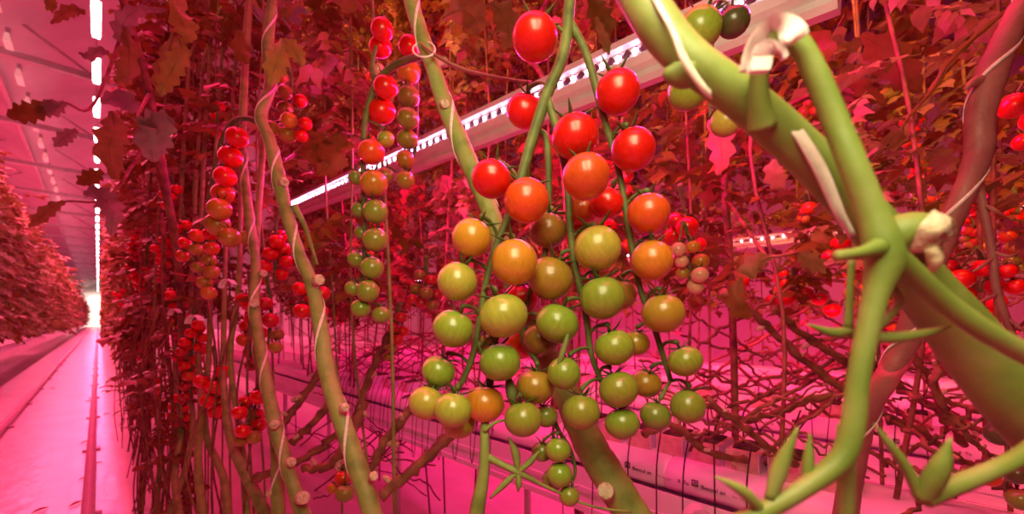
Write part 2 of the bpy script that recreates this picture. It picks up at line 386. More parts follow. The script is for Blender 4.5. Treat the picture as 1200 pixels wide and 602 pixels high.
# interlight LED bars
def led_bar(A, B, label, ndots, sz=1.0, dots=True):
    A = Vector(A); B = Vector(B); ax = (B-A).normalized(); L_ = (B-A).length
    up = Vector((0, 0, 1)); up = (up-ax*up.dot(ax)).normalized(); out = ax.cross(up)
    if out.x > 0: out = -out       # towards the aisle
    bar = thing('led_bar', A, label, 'grow light')
    def pr(prof, name, m, parent=bar, s0=0, s1=L_, flip=False):
        acc = Acc(); n = len(prof); V = []
        for s in (s0, s1):
            for o_, u_ in prof: V.append(A+ax*s+out*o_*sz+up*u_*sz)
        V = [tuple(v) for v in V]
        acc.add(V, [(k, (k+1) % n, n+(k+1) % n, n+k) for k in range(n)]+[tuple(range(n))[::-1], tuple(range(n, 2*n))])
        return acc.build(name, m, parent, smooth=False)
    pr([(-.018, -.036), (.004, -.04), (.012, -.034), (.012, -.026), (.008, -.024), (.02, -.018), (.02, -.004), (.011, 0), (.009, .018), (.02, .022), (.02, .032), (-.018, .034)], 'housing', M['white'])
    pr([(.0095, .001), (.0105, .001), (.0105, .018), (.0095, .018)], 'led_board', M['ledback'])
    # white triangular reflectors printed between the diodes
    acc = Acc(); step = L_/ndots
    for k in range(ndots):
        for sgn in (1, -1):
            s = (k+.5)*step; h0 = .0095-.008*sgn; h1 = .0095+.005*sgn
            for c in (-.25, .25):
                q = [A+ax*(s+(c-.2)*step)+out*.0112*sz+up*h0*sz, A+ax*(s+(c+.2)*step)+out*.0112*sz+up*h0*sz, A+ax*(s+c*step)+out*.0112*sz+up*(.0095-.002*sgn)*sz]
                q2 = [p-out*.0012*sz for p in q]
                acc.add([tuple(p) for p in q+q2], [(0, 1, 2), (5, 4, 3), (0, 3, 4, 1), (1, 4, 5, 2), (2, 5, 3, 0)])
    acc.build('reflector', M['white'], bar, smooth=False)
    if dots:
        first = None
        for k in range(ndots):
            if k in (0,): pass
            acc = None
            c = A+ax*(k*step+step*.5)+out*.0115*sz+up*.0095*sz
            if first is None:
                acc = Acc(); tt = np.linspace(0, 2*PI, 10, endpoint=False)
                V = [tuple((out*.0026+ax*0)*0+ (ax*math.cos(t)+up*math.sin(t))*.0052*sz) for t in tt]+[tuple((ax*math.cos(t)+up*math.sin(t))*.0034*sz+out*.0026*sz) for t in tt]
                n = 10
                acc.add(V, [(q, (q+1) % n, n+(q+1) % n, n+q) for q in range(n)]+[tuple(range(n, 2*n))])
                o = acc.build('diode', M['led']); o.parent = bar; o.location = c-A; first = o
                vio = o.copy(); vio.data = o.data.copy(); vio.data.materials[0] = M['ledv']
                viod = vio.data; bpy.data.objects.remove(vio)
            else:
                o = first.copy(); COL.objects.link(o); o.location = c-A
                if k % 13 == 4: o.data = viod
    # the light of the strip
    def strip(side, energy, col):
        ld = bpy.data.lights.new('led_strip_light', 'AREA'); ld.shape = 'RECTANGLE'; ld.size = L_; ld.size_y = .02
        ld.energy = energy; ld.color = col
        o = bpy.data.objects.new('led_strip_light', ld); COL.objects.link(o); o.parent = bar
        zdir = -out*side; m3 = Matrix((ax, zdir.cross(ax), zdir)).transposed()
        o.rotation_euler = m3.to_euler(); o.location = ax*L_/2+out*side*.024*sz+up*.0095*sz
    return bar, strip
MAG = (1, .01, .25)
bar, strip = led_bar(P(985, -30, .6/(ST+385/FPX*CT)), P(343, 244, .6/(ST-257/FPX*CT)), 'long LED grow light bar with bright diodes running behind the big tomato truss', 64)
strip(1, 13, MAG); strip(-1, 32, MAG)
led2 = []
for i, X in enumerate((3.0,)):
    bar, strip = led_bar((X, -.5, 1.51), (X, 4.8, 1.51), 'LED grow light bar far back in the foliage, glimpsed through leaf gaps', 90)
    strip(1, 34, MAG); strip(-1, 34, MAG)

# ---------------------------------------------------------------- ceiling lamps
Y = 8.2; k = 0; first = None
while Y < 90:
    lab = ('%s lit lamp above the aisle, counted from the camera' % ORD[k]) if k < 20 else 'small far lit lamp above the end of the aisle'
    if first is None:
        first = thing('ceiling_lamp', (-.02, Y, 5.5), lab, 'lamp', 'lit lamps above the aisle')
        a = Acc(); prism(a, [(-.075, 5.5), (.035, 5.5), (.015, 5.58), (-.055, 5.58)], Y, Y+1.05); a.build('housing', M['white'], first, smooth=False)
        a = Acc(); prism(a, [(-.06, 5.46), (.02, 5.46), (.02, 5.499), (-.06, 5.499)], Y+.02, Y+1.03); a.build('diffuser', M['lamp'], first, smooth=False)
        a = Acc(); tube(a, [(-.02, Y+.2, 5.58, .008), (-.02, Y+.2, 6.3, .008)], 6, 1); tube(a, [(-.02, Y+.85, 5.58, .008), (-.02, Y+.85, 6.3, .008)], 6, 1); a.build('hanger', M['grey'], first)
    else: copy_tree(first, (-.02, Y, 5.5), label=lab)
    k += 1; Y += 1.75+.03*k
first = None
for k in range(12):
    Y = 8.6+k*1.5
    lab = '%s pale lamp reflector from the camera over the left plant row' % ORD[k]
    if first is None:
        first = thing('lamp_reflector', (-1.15, Y, 6.05), lab, 'lamp', 'pale reflectors over the left row')
        a = Acc(); prism(a, [(-1.20, 6.0), (-1.10, 6.0), (-1.10, 6.03), (-1.125, 6.16), (-1.175, 6.16), (-1.20, 6.03)], Y, Y+.5); a.build('shade', M['reflector'], first, smooth=False)
        a = Acc(); box(a, (-1.18, Y+.1, 6.16), (-1.12, Y+.25, 6.3)); a.build('ballast', M['grey'], first, smooth=False)
    else: copy_tree(first, (-1.15, Y, 6.05), label=lab)

def area(loc, rot, sx, sy, e, col, name):
    ld = bpy.data.lights.new(name, 'AREA'); ld.shape = 'RECTANGLE'; ld.size = sx; ld.size_y = sy; ld.energy = e; ld.color = col
    o = bpy.data.objects.new(name, ld); COL.objects.link(o); o.location = loc; o.rotation_euler = rot; return o
area((-.02, 44, 5.4), (0, 0, 0), .2, 72, 3000, (1, .045, .2), 'aisle_lamps_light')
area((-.1, 2.5, 4.6), (0, 0, 0), .4, 8, 230, (1, .03, .15), 'aisle_lamps_near_light')
for X, e in ((.9, 85), (2.5, 180)):  # overhead strips without fixtures, added as pink fill over the rows
    area((X, 2.2, 4.2), (0, 0, 0), .25, 7, e, (1, .02, .09), 'row_pink_fill')
o_ = area((-.05, .7, 3.3), (0, math.radians(-57), 0), .25, 3.2, 62, (1, .36, .06), 'warm_leaf_fill'); o_.data.spread = math.radians(76)  # unseen warm light added to bring olive brown into the upper leaves
for X, e in ((.66, 2.5), (1.3, 17), (2.05, 19), (2.8, 21), (5.0, 48)):  # unseen strips added between the rows to brighten gutters, slabs and side wall
    area((X, 1.9, .98), (0, math.radians(-62), 0), .1, 5, e, (1, .006, .16), 'row_low_fill')
area((-1.4, 24, 5.4), (0, 0, 0), .3, 36, 2700, (1, .07, .15), 'left_row_lamps_light')
area((-2.2, 20, 4.6), (PI, 0, 0), .6, 30, 170, (1, .04, .12), 'roof_uplight_fill')  # upward light with no fixture, added to brighten the roof
area((0, 93, 4.5), (math.radians(25), 0, 0), 2.5, 1, 1100, (1, .6, .5), 'end_path_light')
# unseen warm-white front light added just above the lens, in place of a flash
front_o = area((.015, -.005, 1.28), (0, 0, 0), .2, .3, 3.0, (1, .84, .48), 'front_light')
tgt = P(640, 300, .33); dr = (tgt-Vector(front_o.location)).normalized()
front_o.rotation_euler = dr.to_track_quat('-Z', 'Y').to_euler()

w = bpy.data.worlds.new('world'); sc.world = w; w.use_nodes = True
bgn = w.node_tree.nodes['Background']; bgn.inputs['Color'].default_value = (1, .012, .11, 1); bgn.inputs['Strength'].default_value = .05

# ---------------------------------------------------------------- leaves
def leaflet(nl=6, W=.32, lobes=2, droop=.25, fold=.18, curl=0.0, seed=0):
    r = random.Random(seed); V = []; F = []
    for i in range(nl+1):
        t = i/nl
        wd = W*math.sin(PI*min(1, t**.75))**.8*(1+.3*math.cos(lobes*2*PI*t+r.uniform(-.5, .5)))+(.012 if i in (0, nl) else 0)
        z = -droop*t*t
        wl_, wr_ = wd*r.uniform(.85, 1.15), wd*r.uniform(.85, 1.15)
        V += [(-wl_, t-.05*wd, z+fold*wl_+curl*math.sin(6*t+1)*wl_), (0, t, z), (wr_, t-.05*wd, z+fold*wr_-curl*math.sin(5*t)*wr_)]
    for i in range(nl):
        b = i*3; F += [(b, b+1, b+4, b+3), (b+1, b+2, b+5, b+4)]
    return np.array(V), F

LEAVES = []
for s in range(6):
    r = random.Random(100+s); parts = []
    a = Acc(); 
    pp = [(0, t, -.35*t*t+.12*t, .010*(1.1-t)) for t in np.linspace(0, .8, 5)]
    tube(a, pp, 4, 2); parts.append((np.concatenate(a.v), a.f))
    def place(V, F, t, ang, sc_, roll):
        c, sn = math.cos(ang), math.sin(ang)
        R = np.array([[c, -sn, 0], [sn, c, 0], [0, 0, 1]]); cr_, sr = math.cos(roll), math.sin(roll)
        R2 = np.array([[cr_, 0, sr], [0, 1, 0], [-sr, 0, cr_]])
        parts.append(((V*sc_)@R2.T@R.T+np.array([0, t, -.35*t*t+.12*t]), F))
    place(*leaflet(seed=s, droop=r.uniform(.1, .6), curl=.2), .78, r.uniform(-.2, .2), .42, r.uniform(-.3, .3))
    for k, t in enumerate((.22, .42, .6, .74)):
        for sg in (1, -1):
            place(*leaflet(nl=5, seed=s*20+k*2+sg, droop=r.uniform(.1, .7), curl=.25), t+r.uniform(-.04, .04), sg*r.uniform(.9, 1.5), r.uniform(.2, .36), r.uniform(-.5, .5))
    LEAVES.append(parts)

def inpoly_band(px, py, A, B, hw0, hw1):
    ax, ay = B[0]-A[0], B[1]-A[1]; t = ((px-A[0])*ax+(py-A[1])*ay)/(ax*ax+ay*ay)
    if t < -.02 or t > 1.02: return False
    q = (A[0]+ax*t, A[1]+ay*t); return math.hypot(px-q[0], py-q[1]) < hw0+(hw1-hw0)*t
def keepout(c):
    px, py, d = proj(c)
    if d < .05: return False if d < -.3 else True
    if px < 118 or (px < 128 and py < 215): return c[0] > -.5
    if px > 1290 or px < -90 or py > 700 or py < -130: return True
    if d < .42: return True
    if px > 300 and d < .62: return True
    if d < 1.9 and inpoly_band(px, py, (345, 243), (985, -30), 26, 62): return True
    if d < 2.75 and 874 < px < 920 and 270 < py < 290: return True
    if d < 2.5 and 1122 < px < 1152 and 246 < py < 266: return True
    if d < .85 and 395 < px < 500 and 15 < py < 385: return True
    if d < .95 and 225 < px < 300 and 145 < py < 350: return True
    if d < .9 and 300 < px < 450 and py > 230: return True
    lim = (352 if d < 1.5 else 374) if px > 330 else 352+(330-px)*.35
    if py > lim+8*math.sin(px*.05)+9*math.sin(px*.17+d*5): return True
    return False

def foliage(acc, leaves, test=True):
    for (p, az, tilt, s, li) in leaves:
        R = (Matrix.Rotation(az, 3, 'Z')@Matrix.Rotation(tilt, 3, 'X')); R = np.array(R); p = np.array(p)
        for V, F in LEAVES[li]:
            Wd = (V*s)@R.T+p
            if test and (keepout(Wd.mean(axis=0)) or keepout(Wd[-1])): continue
            acc.add(Wd, F)

def rand_leaves(x, y, z0, z1, n, s0, s1, spread=.05, bias=None):
    out = []
    for k in range(n):
        z = z0+(z1-z0)*(k+rng.random())/n
        az = rng.uniform(0, 2*PI) if bias is None else rng.gauss(bias, .9)
        out.append(((x+rng.uniform(-spread, spread), y+rng.uniform(-spread, spread), z), az, rng.uniform(-.9, .35), rng.uniform(s0, s1), rng.randrange(6)))
    return out

STEMN = 0
def plant(x, y, z0, z1, label, group, n, s0, s1, lm='leaf', spread=.06, lean=0.0, zb=0.0, r=.005, test=True, stem_mat='vine', bias=None):
    o = thing('tomato_plant', (x, y, zb), label, 'tomato plant', group)
    a = Acc(); pts = []
    for k in range(7):
        t = k/6; pts.append((x+rng.uniform(-.02, .02), y+lean*(1-t)+rng.uniform(-.025, .025), zb+(z1-zb)*t, r*(1.1-.5*t)))
    tube(a, pts, 6, 4); a.build('stem', M[stem_mat], o)
    a = Acc(); foliage(a, rand_leaves(x, y, z0, z1, n, s0, s1, spread, bias), test)
    if a.n: a.build('foliage', M[lm], o, smooth=True)
    return o
# near row along the aisle, right side
k = 0; y = .95
while y < 92:
    far = y > 5
    x = .30+rng.uniform(-.07, .1) if not far else .34+rng.uniform(-.1, .1)
    if y < 1.9: x = .40+rng.uniform(-.05, .1)
    lab = ('%s leafy tomato plant along the right edge of the aisle' % ORD[k]) if k < 20 else 'far leafy tomato plant along the right edge of the aisle'
    n = 76 if y < 4 else (60 if y < 12 else 40)
    sz = (.08, .18) if y < 3 else ((.2, .32) if y < 12 else (.35, .6))
    plant(x, y, 1.0 if y < 3 else .55, 3.0 if y < 3 else 3.6, lab, 'tomato plants along the right of the aisle', n, *sz, lm=['leaf', 'leafdark', 'leafpale', 'leafdark'][k % 4], lean=rng.uniform(-.5, -.2), stem_mat='stem' if y < 3 else 'vine', r=.0035 if y < 3 else .005)
    k += 1; y += .24 if y < 3 else (.5 if y < 8 else (1.0 if y < 16 else (2.4 if y < 40 else 5)))
for k in range(9):
    y = 1.9+.42*k
    plant(rng.uniform(.17, .24), y, .30, 1.0, '%s low dark leafy shoot from the front beside the white aisle floor' % ORD[k], 'low shoots along the aisle edge', 16, .07, .15, lm='leafdark', lean=-.1, r=.003, spread=.05, test=False)
# rows deeper right
for ri, X in enumerate((.93, 1.2, 1.72, 2.45, 3.2, 4.4)):
    y = -.7; k = 0
    while y < (3.4, 4.6, 6.6, 9, 11, 14)[ri]:
        lab = ('%s leafy tomato plant from the right in the row over the %s' % (ORD[k], ['front LED bar', 'nearest slabs', 'second gutter', 'third gutter', 'fourth gutter', 'floor farthest back'][ri])) if k < 20 else 'far leafy tomato plant in the left end of the rows behind the front bar'
        plant(X+rng.uniform(-.09, .09), y, 1.0 if ri < 2 else (.86 if ri < 5 else .95), 2.7+.75*ri, lab, 'tomato plants in the rows behind the front bar', 84+14*ri, .055+.014*ri, .15+.024*ri, lm=['leaf', 'leafdark', 'leaf', 'leafpale', 'leafdark'][(k+ri) % 5], zb=0 if ri in (1, 5) else .68, lean=rng.uniform(-.25, .25), r=.004 if ri < 2 else .005)
        k += 1; y += (.25+.04*ri)*(1 if y < 3.5 else 1.7)
# left row across the aisle
k = 0; y = 8.0
while y < 92:
    lab = ('%s leafy tomato plant from the front in the row left of the aisle' % ORD[k]) if k < 20 else 'far leafy tomato plant in the row left of the aisle'
    plant(-1.3+rng.uniform(-.1, .1), y, .75, 3.55, lab, 'tomato plants left of the aisle', 90 if y < 20 else 44, .2 if y < 20 else .4, .36 if y < 20 else .65, lm=['leafpale', 'leaf', 'leafpale', 'leafdark'][k % 4], zb=.6, spread=.16, test=False)
    k += 1; y += .55 if y < 18 else (1.5 if y < 40 else 4)

# ---------------------------------------------------------------- tomatoes
def tomato_mesh(nu, nv, name):
    V = []; F = []
    for j in range(1, nv):
        th = PI*j/nv
        for i in range(nu):
            ph = 2*PI*i/nu; rr = math.sin(th)*(1+.015*math.cos(5*ph)*math.exp(-(th/.8)**2))
            z = math.cos(th)*.94-.13*math.exp(-(th/.33)**2)
            V.append((rr*math.cos(ph), rr*math.sin(ph), z))
    V.append((0, 0, .94-.13)); V.append((0, 0, -.94)); t, b = len(V)-2, len(V)-1
    for j in range(nv-2):
        for i in range(nu): F.append((j*nu+i, (j+1)*nu+i, (j+1)*nu+(i+1) % nu, j*nu+(i+1) % nu))
    for i in range(nu):
        F.append((t, i, (i+1) % nu)); F.append((b, (nv-2)*nu+(i+1) % nu, (nv-2)*nu+i))
    me = bpy.data.meshes.new(name); me.from_pydata(V, [], F); me.polygons.foreach_set('use_smooth', [True]*len(F)); me.update(); me.materials.append(M['tomato']); return me
TM_HI = tomato_mesh(32, 22, 'tomato_large'); TM_LO = tomato_mesh(16, 10, 'tomato_small')
def calyx_mesh(seed, seg=5):
    r = random.Random(seed); a = Acc()
    for k in range(5):
        ph = 2*PI*k/5+r.uniform(-.25, .25); L_ = r.uniform(.85, 1.25); cu = r.uniform(.15, .75)
        c, s = math.cos(ph), math.sin(ph); pts = []
        for t, w in ((0, .05), (.2, .10), (.5, .085), (.8, .045), (1, .006)):
            rad = .05+L_*t*(1-.25*cu*t); z = .82+.12*math.sin(PI*t*.6)+cu*.75*t*t
            pts.append((rad*c, rad*s, z, w))
        tube(a, pts, seg, 3, flat=((0, 0, 1), .35))
    tube(a, [(0, 0, .78, .085), (0, 0, .9, .09), (.01, 0, 1.0, .06), (.02, 0, 1.12, .05)], 7, 2)
    me = bpy.data.meshes.new('calyx'); me.from_pydata(np.concatenate(a.v).tolist(), [], a.f); me.polygons.foreach_set('use_smooth', [True]*len(a.f)); me.update(); me.materials.append(M['calyx']); return me
CAL = [calyx_mesh(s) for s in range(6)]

def truss(name_label, group, rachis, toms, hi=False, ped=.0013, stalk_mat='darkstem', extra=None, solve=True, cat='tomato truss'):
    """rachis: list of polylines of rows (px, py, d, half width px); toms: (px, py, rpx, colour, d)"""
    C = []; R = []
    for (px, py, rp, c, d) in toms:
        C.append(P(px, py, d)); R.append(rp/FPX*d/ (1+.16*((px-600)/FPX)**2))
    D = [t[4] for t in toms]
    if solve:
        for it in range(80):
            mv = False
            for i in range(len(C)):
                for j in range(i+1, len(C)):
                    g = (C[i]-C[j]).length; need = (R[i]+R[j])*.985
                    if g < need:
                        mv = True; s = (need-g)*.35+.0004
                        f, b = (i, j) if D[i] <= D[j] else (j, i)
                        D[f] -= s*.35; D[b] += s*.65
                        for q in (f, b):
                            C[q] = P(toms[q][0], toms[q][1], D[q]); R[q] = toms[q][2]/FPX*D[q]/(1+.16*((toms[q][0]-600)/FPX)**2)
            if not mv: break
    root = thing('tomato_truss', P(*rachis[0][0][:3]), name_label, cat, group)
    WL[root.name] = tuple(root.location)
    a = Acc(); RP = []
    for line in rachis:
        q = cr([(*P(px, py, d), hw/FPX*d) for px, py, d, hw in line], 6)
        tube(a, q, 8, raw=True); RP += [Vector(v[:3]) for v in q]
    items = []
    for i, t in enumerate(toms):
        c, r = C[i], R[i]
        best = min(RP, key=lambda v: (v-c-Vector((0, 0, r*.9))).length+(0 if v.z > c.z+.2*r else 2*r))
        dv = best-c; dirv = (Vector((0, 0, 1))*1.0+dv.normalized()*.5+Vector((rng.uniform(-.25, .25), rng.uniform(-.25, .25), 0))).normalized()
        top = c+dirv*r*1.1; mid = (top+best)/2+dirv*r*.25
        if (best-top).length < .09:
            tube(a, [(*top, ped), (*(top+dirv*r*.15), ped*1.5), (*mid, ped), (*best, ped*1.2)], 6, 4)
        items.append((c, r, dirv, t[3]))
    if extra: extra(a)
    a.build('stalk', M[stalk_mat], root)
    for k, (c, r, dirv, colr) in enumerate(items):
        o = bpy.data.objects.new('tomato', TM_HI if hi else TM_LO); COL.objects.link(o); o.parent = root
        o.location = c-root.location; q = Vector((0, 0, 1)).rotation_difference(dirv)
        o.rotation_euler = (q@Quaternion((0, 0, 1), rng.uniform(0, 6))).to_euler(); e = rng.uniform(.97, 1.03)
        o.scale = (r*e, r*e, r*(2-e))
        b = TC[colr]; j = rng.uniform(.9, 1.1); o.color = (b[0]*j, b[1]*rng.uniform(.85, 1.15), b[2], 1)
        cx = bpy.data.objects.new('calyx', CAL[k % 6]); COL.objects.link(cx); cx.parent = o
    return root

F0, F1, F2 = .318, .345, .375
BIG = [(627, 44, 26, 'R', F0), (724, 108, 26, 'R', F0), (742, 175, 26, 'R', F0), (674, 160, 27, 'R', F0), (687, 207, 28, 'O', F0-.02), (615, 130, 21, 'R', F1+.02),
 (576, 210, 23, 'R', F0), (617, 235, 27, 'O', F0-.01), (711, 238, 20, 'R', F1), (682, 245, 20, 'O', F1+.02), (760, 250, 25, 'O', F0), (642, 270, 22, 'B', F1),
 (553, 279, 24, 'M', F0), (603, 307, 28, 'M', F0-.01), (645, 326, 27, 'L', F1-.01), (700, 291, 28, 'Y', F0), (764, 305, 25, 'M', F0), (536, 330, 24, 'Y', F0),
 (590, 370, 28, 'Y', F0-.01), (653, 379, 25, 'G', F1-.015), (706, 349, 27, 'G', F0), (727, 345, 19, 'B', F1+.01), (777, 367, 25, 'L', F0), (531, 385, 24, 'G', F0),
 (634, 397, 22, 'B', F1+.01), (570, 404, 15, 'B', F1), (720, 407, 23, 'G', F0), (745, 402, 16, 'L', F1), (803, 423, 20, 'G', F0), (586, 424, 24, 'G', F0),
 (514, 435, 20, 'G', F0+.01), (661, 437, 20, 'G', F0), (627, 453, 22, 'L', F1-.01), (725, 456, 23, 'G', F0), (757, 449, 18, 'L', F1), (500, 472, 21, 'Y', F0),
 (531, 480, 22, 'Y', F0-.01), (568, 473, 23, 'M', F0+.015), (538, 496, 19, 'Y', F1), (613, 491, 22, 'G', F0), (640, 487, 14, 'N', F1), (681, 482, 22, 'G', F0),
 (729, 496, 20, 'G', F0), (768, 487, 18, 'N', F0+.01), (806, 476, 21, 'G', F0), (612, 402, 19, 'O', F2+.01), (610, 350, 20, 'R', F2), (680, 275, 18, 'R', F2)]
d0 = .336
bigr = [[(720, -330, d0+.12, 8), (690, -170, d0+.05, 8), (675, -60, d0+.01, 7), (668, 0, d0, 7), (661, 60, d0, 7), (641, 110, d0, 7), (622, 168, d0, 6.5), (603, 235, d0, 5.5), (577, 300, d0, 4.5), (566, 350, d0, 4), (556, 408, d0, 4), (545, 440, d0, 3.5), (535, 458, d0, 3)],
 [(641, 112, d0, 5), (652, 150, d0, 5), (664, 205, d0+.005, 4.5), (667, 245, d0+.005, 4.5), (672, 300, d0, 4.5), (686, 365, d0, 4), (693, 415, d0, 3.5), (706, 450, d0, 3)],
 [(668, 25, d0, 5), (688, 66, d0, 5), (706, 132, d0, 4.5), (725, 200, d0, 4), (739, 280, d0, 4), (750, 337, d0, 3.5), (768, 388, d0, 3.5), (786, 446, d0, 3)],
 [(625, 152, d0+.004, 4), (640, 163, d0+.012, 4), (643, 225, d0+.015, 4), (638, 300, d0+.018, 3.5), (620, 345, d0+.02, 3.5), (613, 395, d0+.02, 3.5), (630, 430, d0+.015, 3), (610, 465, d0+.01, 2.5)],
 [(560, 400, d0, 3), (575, 440, d0, 3), (574, 455, d0, 3)]]
def big_extra(a):   # long loose sepals that stick out between the fruits
    for pts in ([(601, 478, .325, 1), (600, 462, .325, 7), (597, 448, .33, 5), (596, 436, .335, 1)], [(650, 440, .31, 1), (661, 408, .312, 4), (668, 380, .32, 1)]):
        tube(a, [(*P(x, y, d), h/FPX*d) for x, y, d, h in pts], 6, 4)
truss('large hanging truss of many tomatoes in front, red above ripening to green below', None, bigr, BIG, hi=True, ped=.0014, extra=big_extra)

# the small green tip below the big truss
truss('little truss of five small green tomatoes just below the big truss', None, [[(645, 480, .36, 3), (655, 505, .355, 2.5), (668, 525, .35, 2), (674, 550, .345, 2), (670, 568, .345, 1.5)]],
      [(654, 527, 15, 'G', .335), (635, 529, 12, 'N', .352), (656, 556, 15, 'G', .335), (648, 562, 13, 'N', .352), (667, 581, 12, 'G', .335)], hi=True, ped=.001)
def star(a):
    for e in ([(607, 553, 3), (604, 530, 5), (596, 512, 1)], [(607, 553, 3), (622, 540, 4), (632, 528, 1)], [(606, 553, 3), (590, 568, 4), (574, 584, 1)], [(607, 555, 3), (608, 566, 4), (607, 576, 1)]):
        tube(a, [(*P(x, y, .322), h/FPX*.322) for x, y, h in e], 6, 5)
    for line in ([(571, 535, .325, 5), (590, 545, .324, 4), (607, 553, .322, 4), (640, 570, .33, 2), (690, 592, .335, 1.5), (740, 600, .34, 1.2)], [(567, 505, .325, 3), (580, 495, .325, 2), (592, 492, .33, 1.5)]):
        tube(a, [(*P(x, y, d), h/FPX*d) for x, y, d, h in line], 6, 5)
truss('bare green stalk with an empty star calyx under the big truss', None, [[(556, 640, .32, 9), (559, 600, .32, 9), (566, 560, .323, 7), (568, 530, .325, 6), (568, 500, .33, 5), (572, 470, .345, 3)]], [], extra=star, stalk_mat='stem')

# left middle truss (two strands)
dm = .62
LM = [(448, 35, 13, 'R', dm), (446, 55, 13, 'R', dm), (452, 102, 14, 'R', dm), (447, 130, 16, 'R', dm), (435, 178, 15, 'O', dm), (438, 215, 16, 'M', dm), (440, 248, 15, 'G', dm), (440, 281, 15, 'G', dm), (436, 314, 14, 'G', dm), (431, 341, 14, 'G', dm), (423, 361, 12, 'G', dm), (447, 369, 11, 'G', dm),
      (417, 208, 9, 'N', dm+.03), (421, 246, 10, 'N', dm+.03), (424, 273, 9, 'N', dm+.03), (418, 304, 11, 'G', dm+.03), (414, 338, 10, 'G', dm+.03), (452, 163, 10, 'Y', dm+.03), (443, 82, 8, 'P', dm+.02)]
truss('slim truss left of the big one, red on top and green at the end', None,
      [[(522, 72, .5, 5), (500, 67, .53, 4.5), (478, 70, .57, 4.5), (455, 82, .6, 4.5), (438, 105, .62, 4), (427, 150, .63, 3.5), (426, 215, .64, 3), (428, 280, .64, 3), (424, 340, .64, 2), (432, 358, .63, 2)], [(440, 100, .62, 3), (437, 70, .625, 2.5), (452, 20, .63, 2)]], LM, hi=True, ped=.0012)
LR = [(480, 55, 13, 'R', .72), (479, 84, 14, 'M', .72), (479, 113, 13, 'G', .72), (478, 139, 13, 'G', .72), (477, 163, 12, 'G', .72), (475, 187, 11, 'L', .72), (475, 211, 11, 'L', .72), (452, 206, 10, 'L', .72)]
truss('single string of tomatoes hanging right behind the slim truss, one red at the top', None, [[(486, 10, .76, 4), (487, 60, .75, 3), (488, 120, .75, 3), (486, 180, .75, 2), (470, 215, .75, 2)]], LR, hi=True)

# far left truss by the second stem
dl = .95
FL = [(278, 161, 13, 'R', dl), (270, 184, 14, 'R', dl), (264, 207, 13, 'R', dl), (261, 227, 13, 'O', dl), (257, 245, 14, 'M', dl), (255, 263, 15, 'L', dl), (269, 278, 13, 'L', dl), (288, 278, 9, 'L', dl), (247, 274, 9, 'R', dl+.05), (248, 291, 9, 'O', dl+.05), (231, 276, 9, 'O', dl+.08), (230, 292, 9, 'L', dl+.08), (245, 305, 9, 'L', dl+.05), (232, 313, 8, 'L', dl+.08), (248, 319, 9, 'L', dl+.05), (240, 331, 9, 'L', dl+.05), (245, 343, 9, 'M', dl+.05), (217, 285, 8, 'R', dl+.1), (214, 300, 8, 'O', dl+.1)]
truss('long curved truss at left, bright red on top fading to olive, on an arched stalk', None, [[(303, 143, .93, 4), (290, 139, .95, 3), (275, 142, .98, 3), (262, 160, 1.0, 3), (252, 200, 1.0, 3), (243, 245, 1.02, 2.5), (236, 290, 1.05, 2), (240, 325, 1.05, 2)]], FL, hi=True)

def small(label, group, toms, d, top, mat_='darkstem', hi=False):
    ys = sorted(toms, key=lambda t: t[1]); mx = sum(t[0] for t in toms)/len(toms)
    line = [(top[0], top[1], d+.02, 3), ((top[0]+mx)/2, (top[1]+ys[0][1])/2-4, d+.03, 2.5), (mx+2, ys[0][1]+4, d+.04, 2), (mx, (ys[0][1]+ys[-1][1])/2, d+.04, 2), (mx-2, ys[-1][1]-3, d+.04, 1.5)]
    return truss(label, group, [line], [(x, y, r, c, d+(.02 if i % 3 == 2 else 0)) for i, (x, y, r, c) in enumerate(toms)], hi=hi, stalk_mat=mat_)
small('small truss of olive and pink tomatoes high beside the yellow-green leaf', None, [(334, 108, 9, 'L'), (352, 118, 8, 'R'), (334, 127, 9, 'L'), (339, 141, 10, 'M'), (358, 145, 8, 'R'), (319, 150, 9, 'L'), (337, 158, 10, 'L'), (353, 159, 8, 'R'), (330, 90, 8, 'L')], .9, (336, 70))
small('four bright red tomatoes behind the left stem, level with the truss tips', None, [(352, 338, 9, 'R'), (354, 364, 10, 'R'), (378, 343, 9, 'R'), (376, 365, 9, 'R'), (364, 352, 8, 'D')], .9, (368, 300))
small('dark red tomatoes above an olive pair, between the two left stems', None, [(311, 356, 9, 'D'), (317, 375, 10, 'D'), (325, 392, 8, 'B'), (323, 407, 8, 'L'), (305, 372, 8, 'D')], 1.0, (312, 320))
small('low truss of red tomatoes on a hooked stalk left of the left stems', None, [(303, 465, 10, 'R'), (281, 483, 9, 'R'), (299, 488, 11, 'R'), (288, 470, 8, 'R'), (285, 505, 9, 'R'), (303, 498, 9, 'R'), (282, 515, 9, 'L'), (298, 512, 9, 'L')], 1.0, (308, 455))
small('two lowest fruits by the left stem foot, one green and one red', None, [(404, 578, 11, 'G'), (402, 560, 10, 'O'), (390, 572, 7, 'M')], .75, (404, 545), hi=True)
small('cluster of pinkish unripe tomatoes right beside the big truss', None, [(795, 292, 9, 'P'), (812, 289, 8, 'M'), (821, 306, 10, 'M'), (820, 322, 10, 'P'), (815, 335, 10, 'P'), (800, 320, 8, 'L'), (799, 306, 8, 'P')], .62, (800, 260), hi=True)
small('three crimson tomatoes just above the pinkish cluster beside the big truss', None, [(805, 266, 13, 'R'), (819, 287, 9, 'R'), (790, 276, 11, 'R'), (792, 258, 10, 'D')], .72, (797, 215), hi=True)
small('four large green tomatoes tucked behind the thick right stem', None, [(820, 34, 25, 'G'), (860, 26, 18, 'K'), (805, 108, 22, 'G'), (851, 142, 19, 'Y')], .42, (846, 0), hi=True)
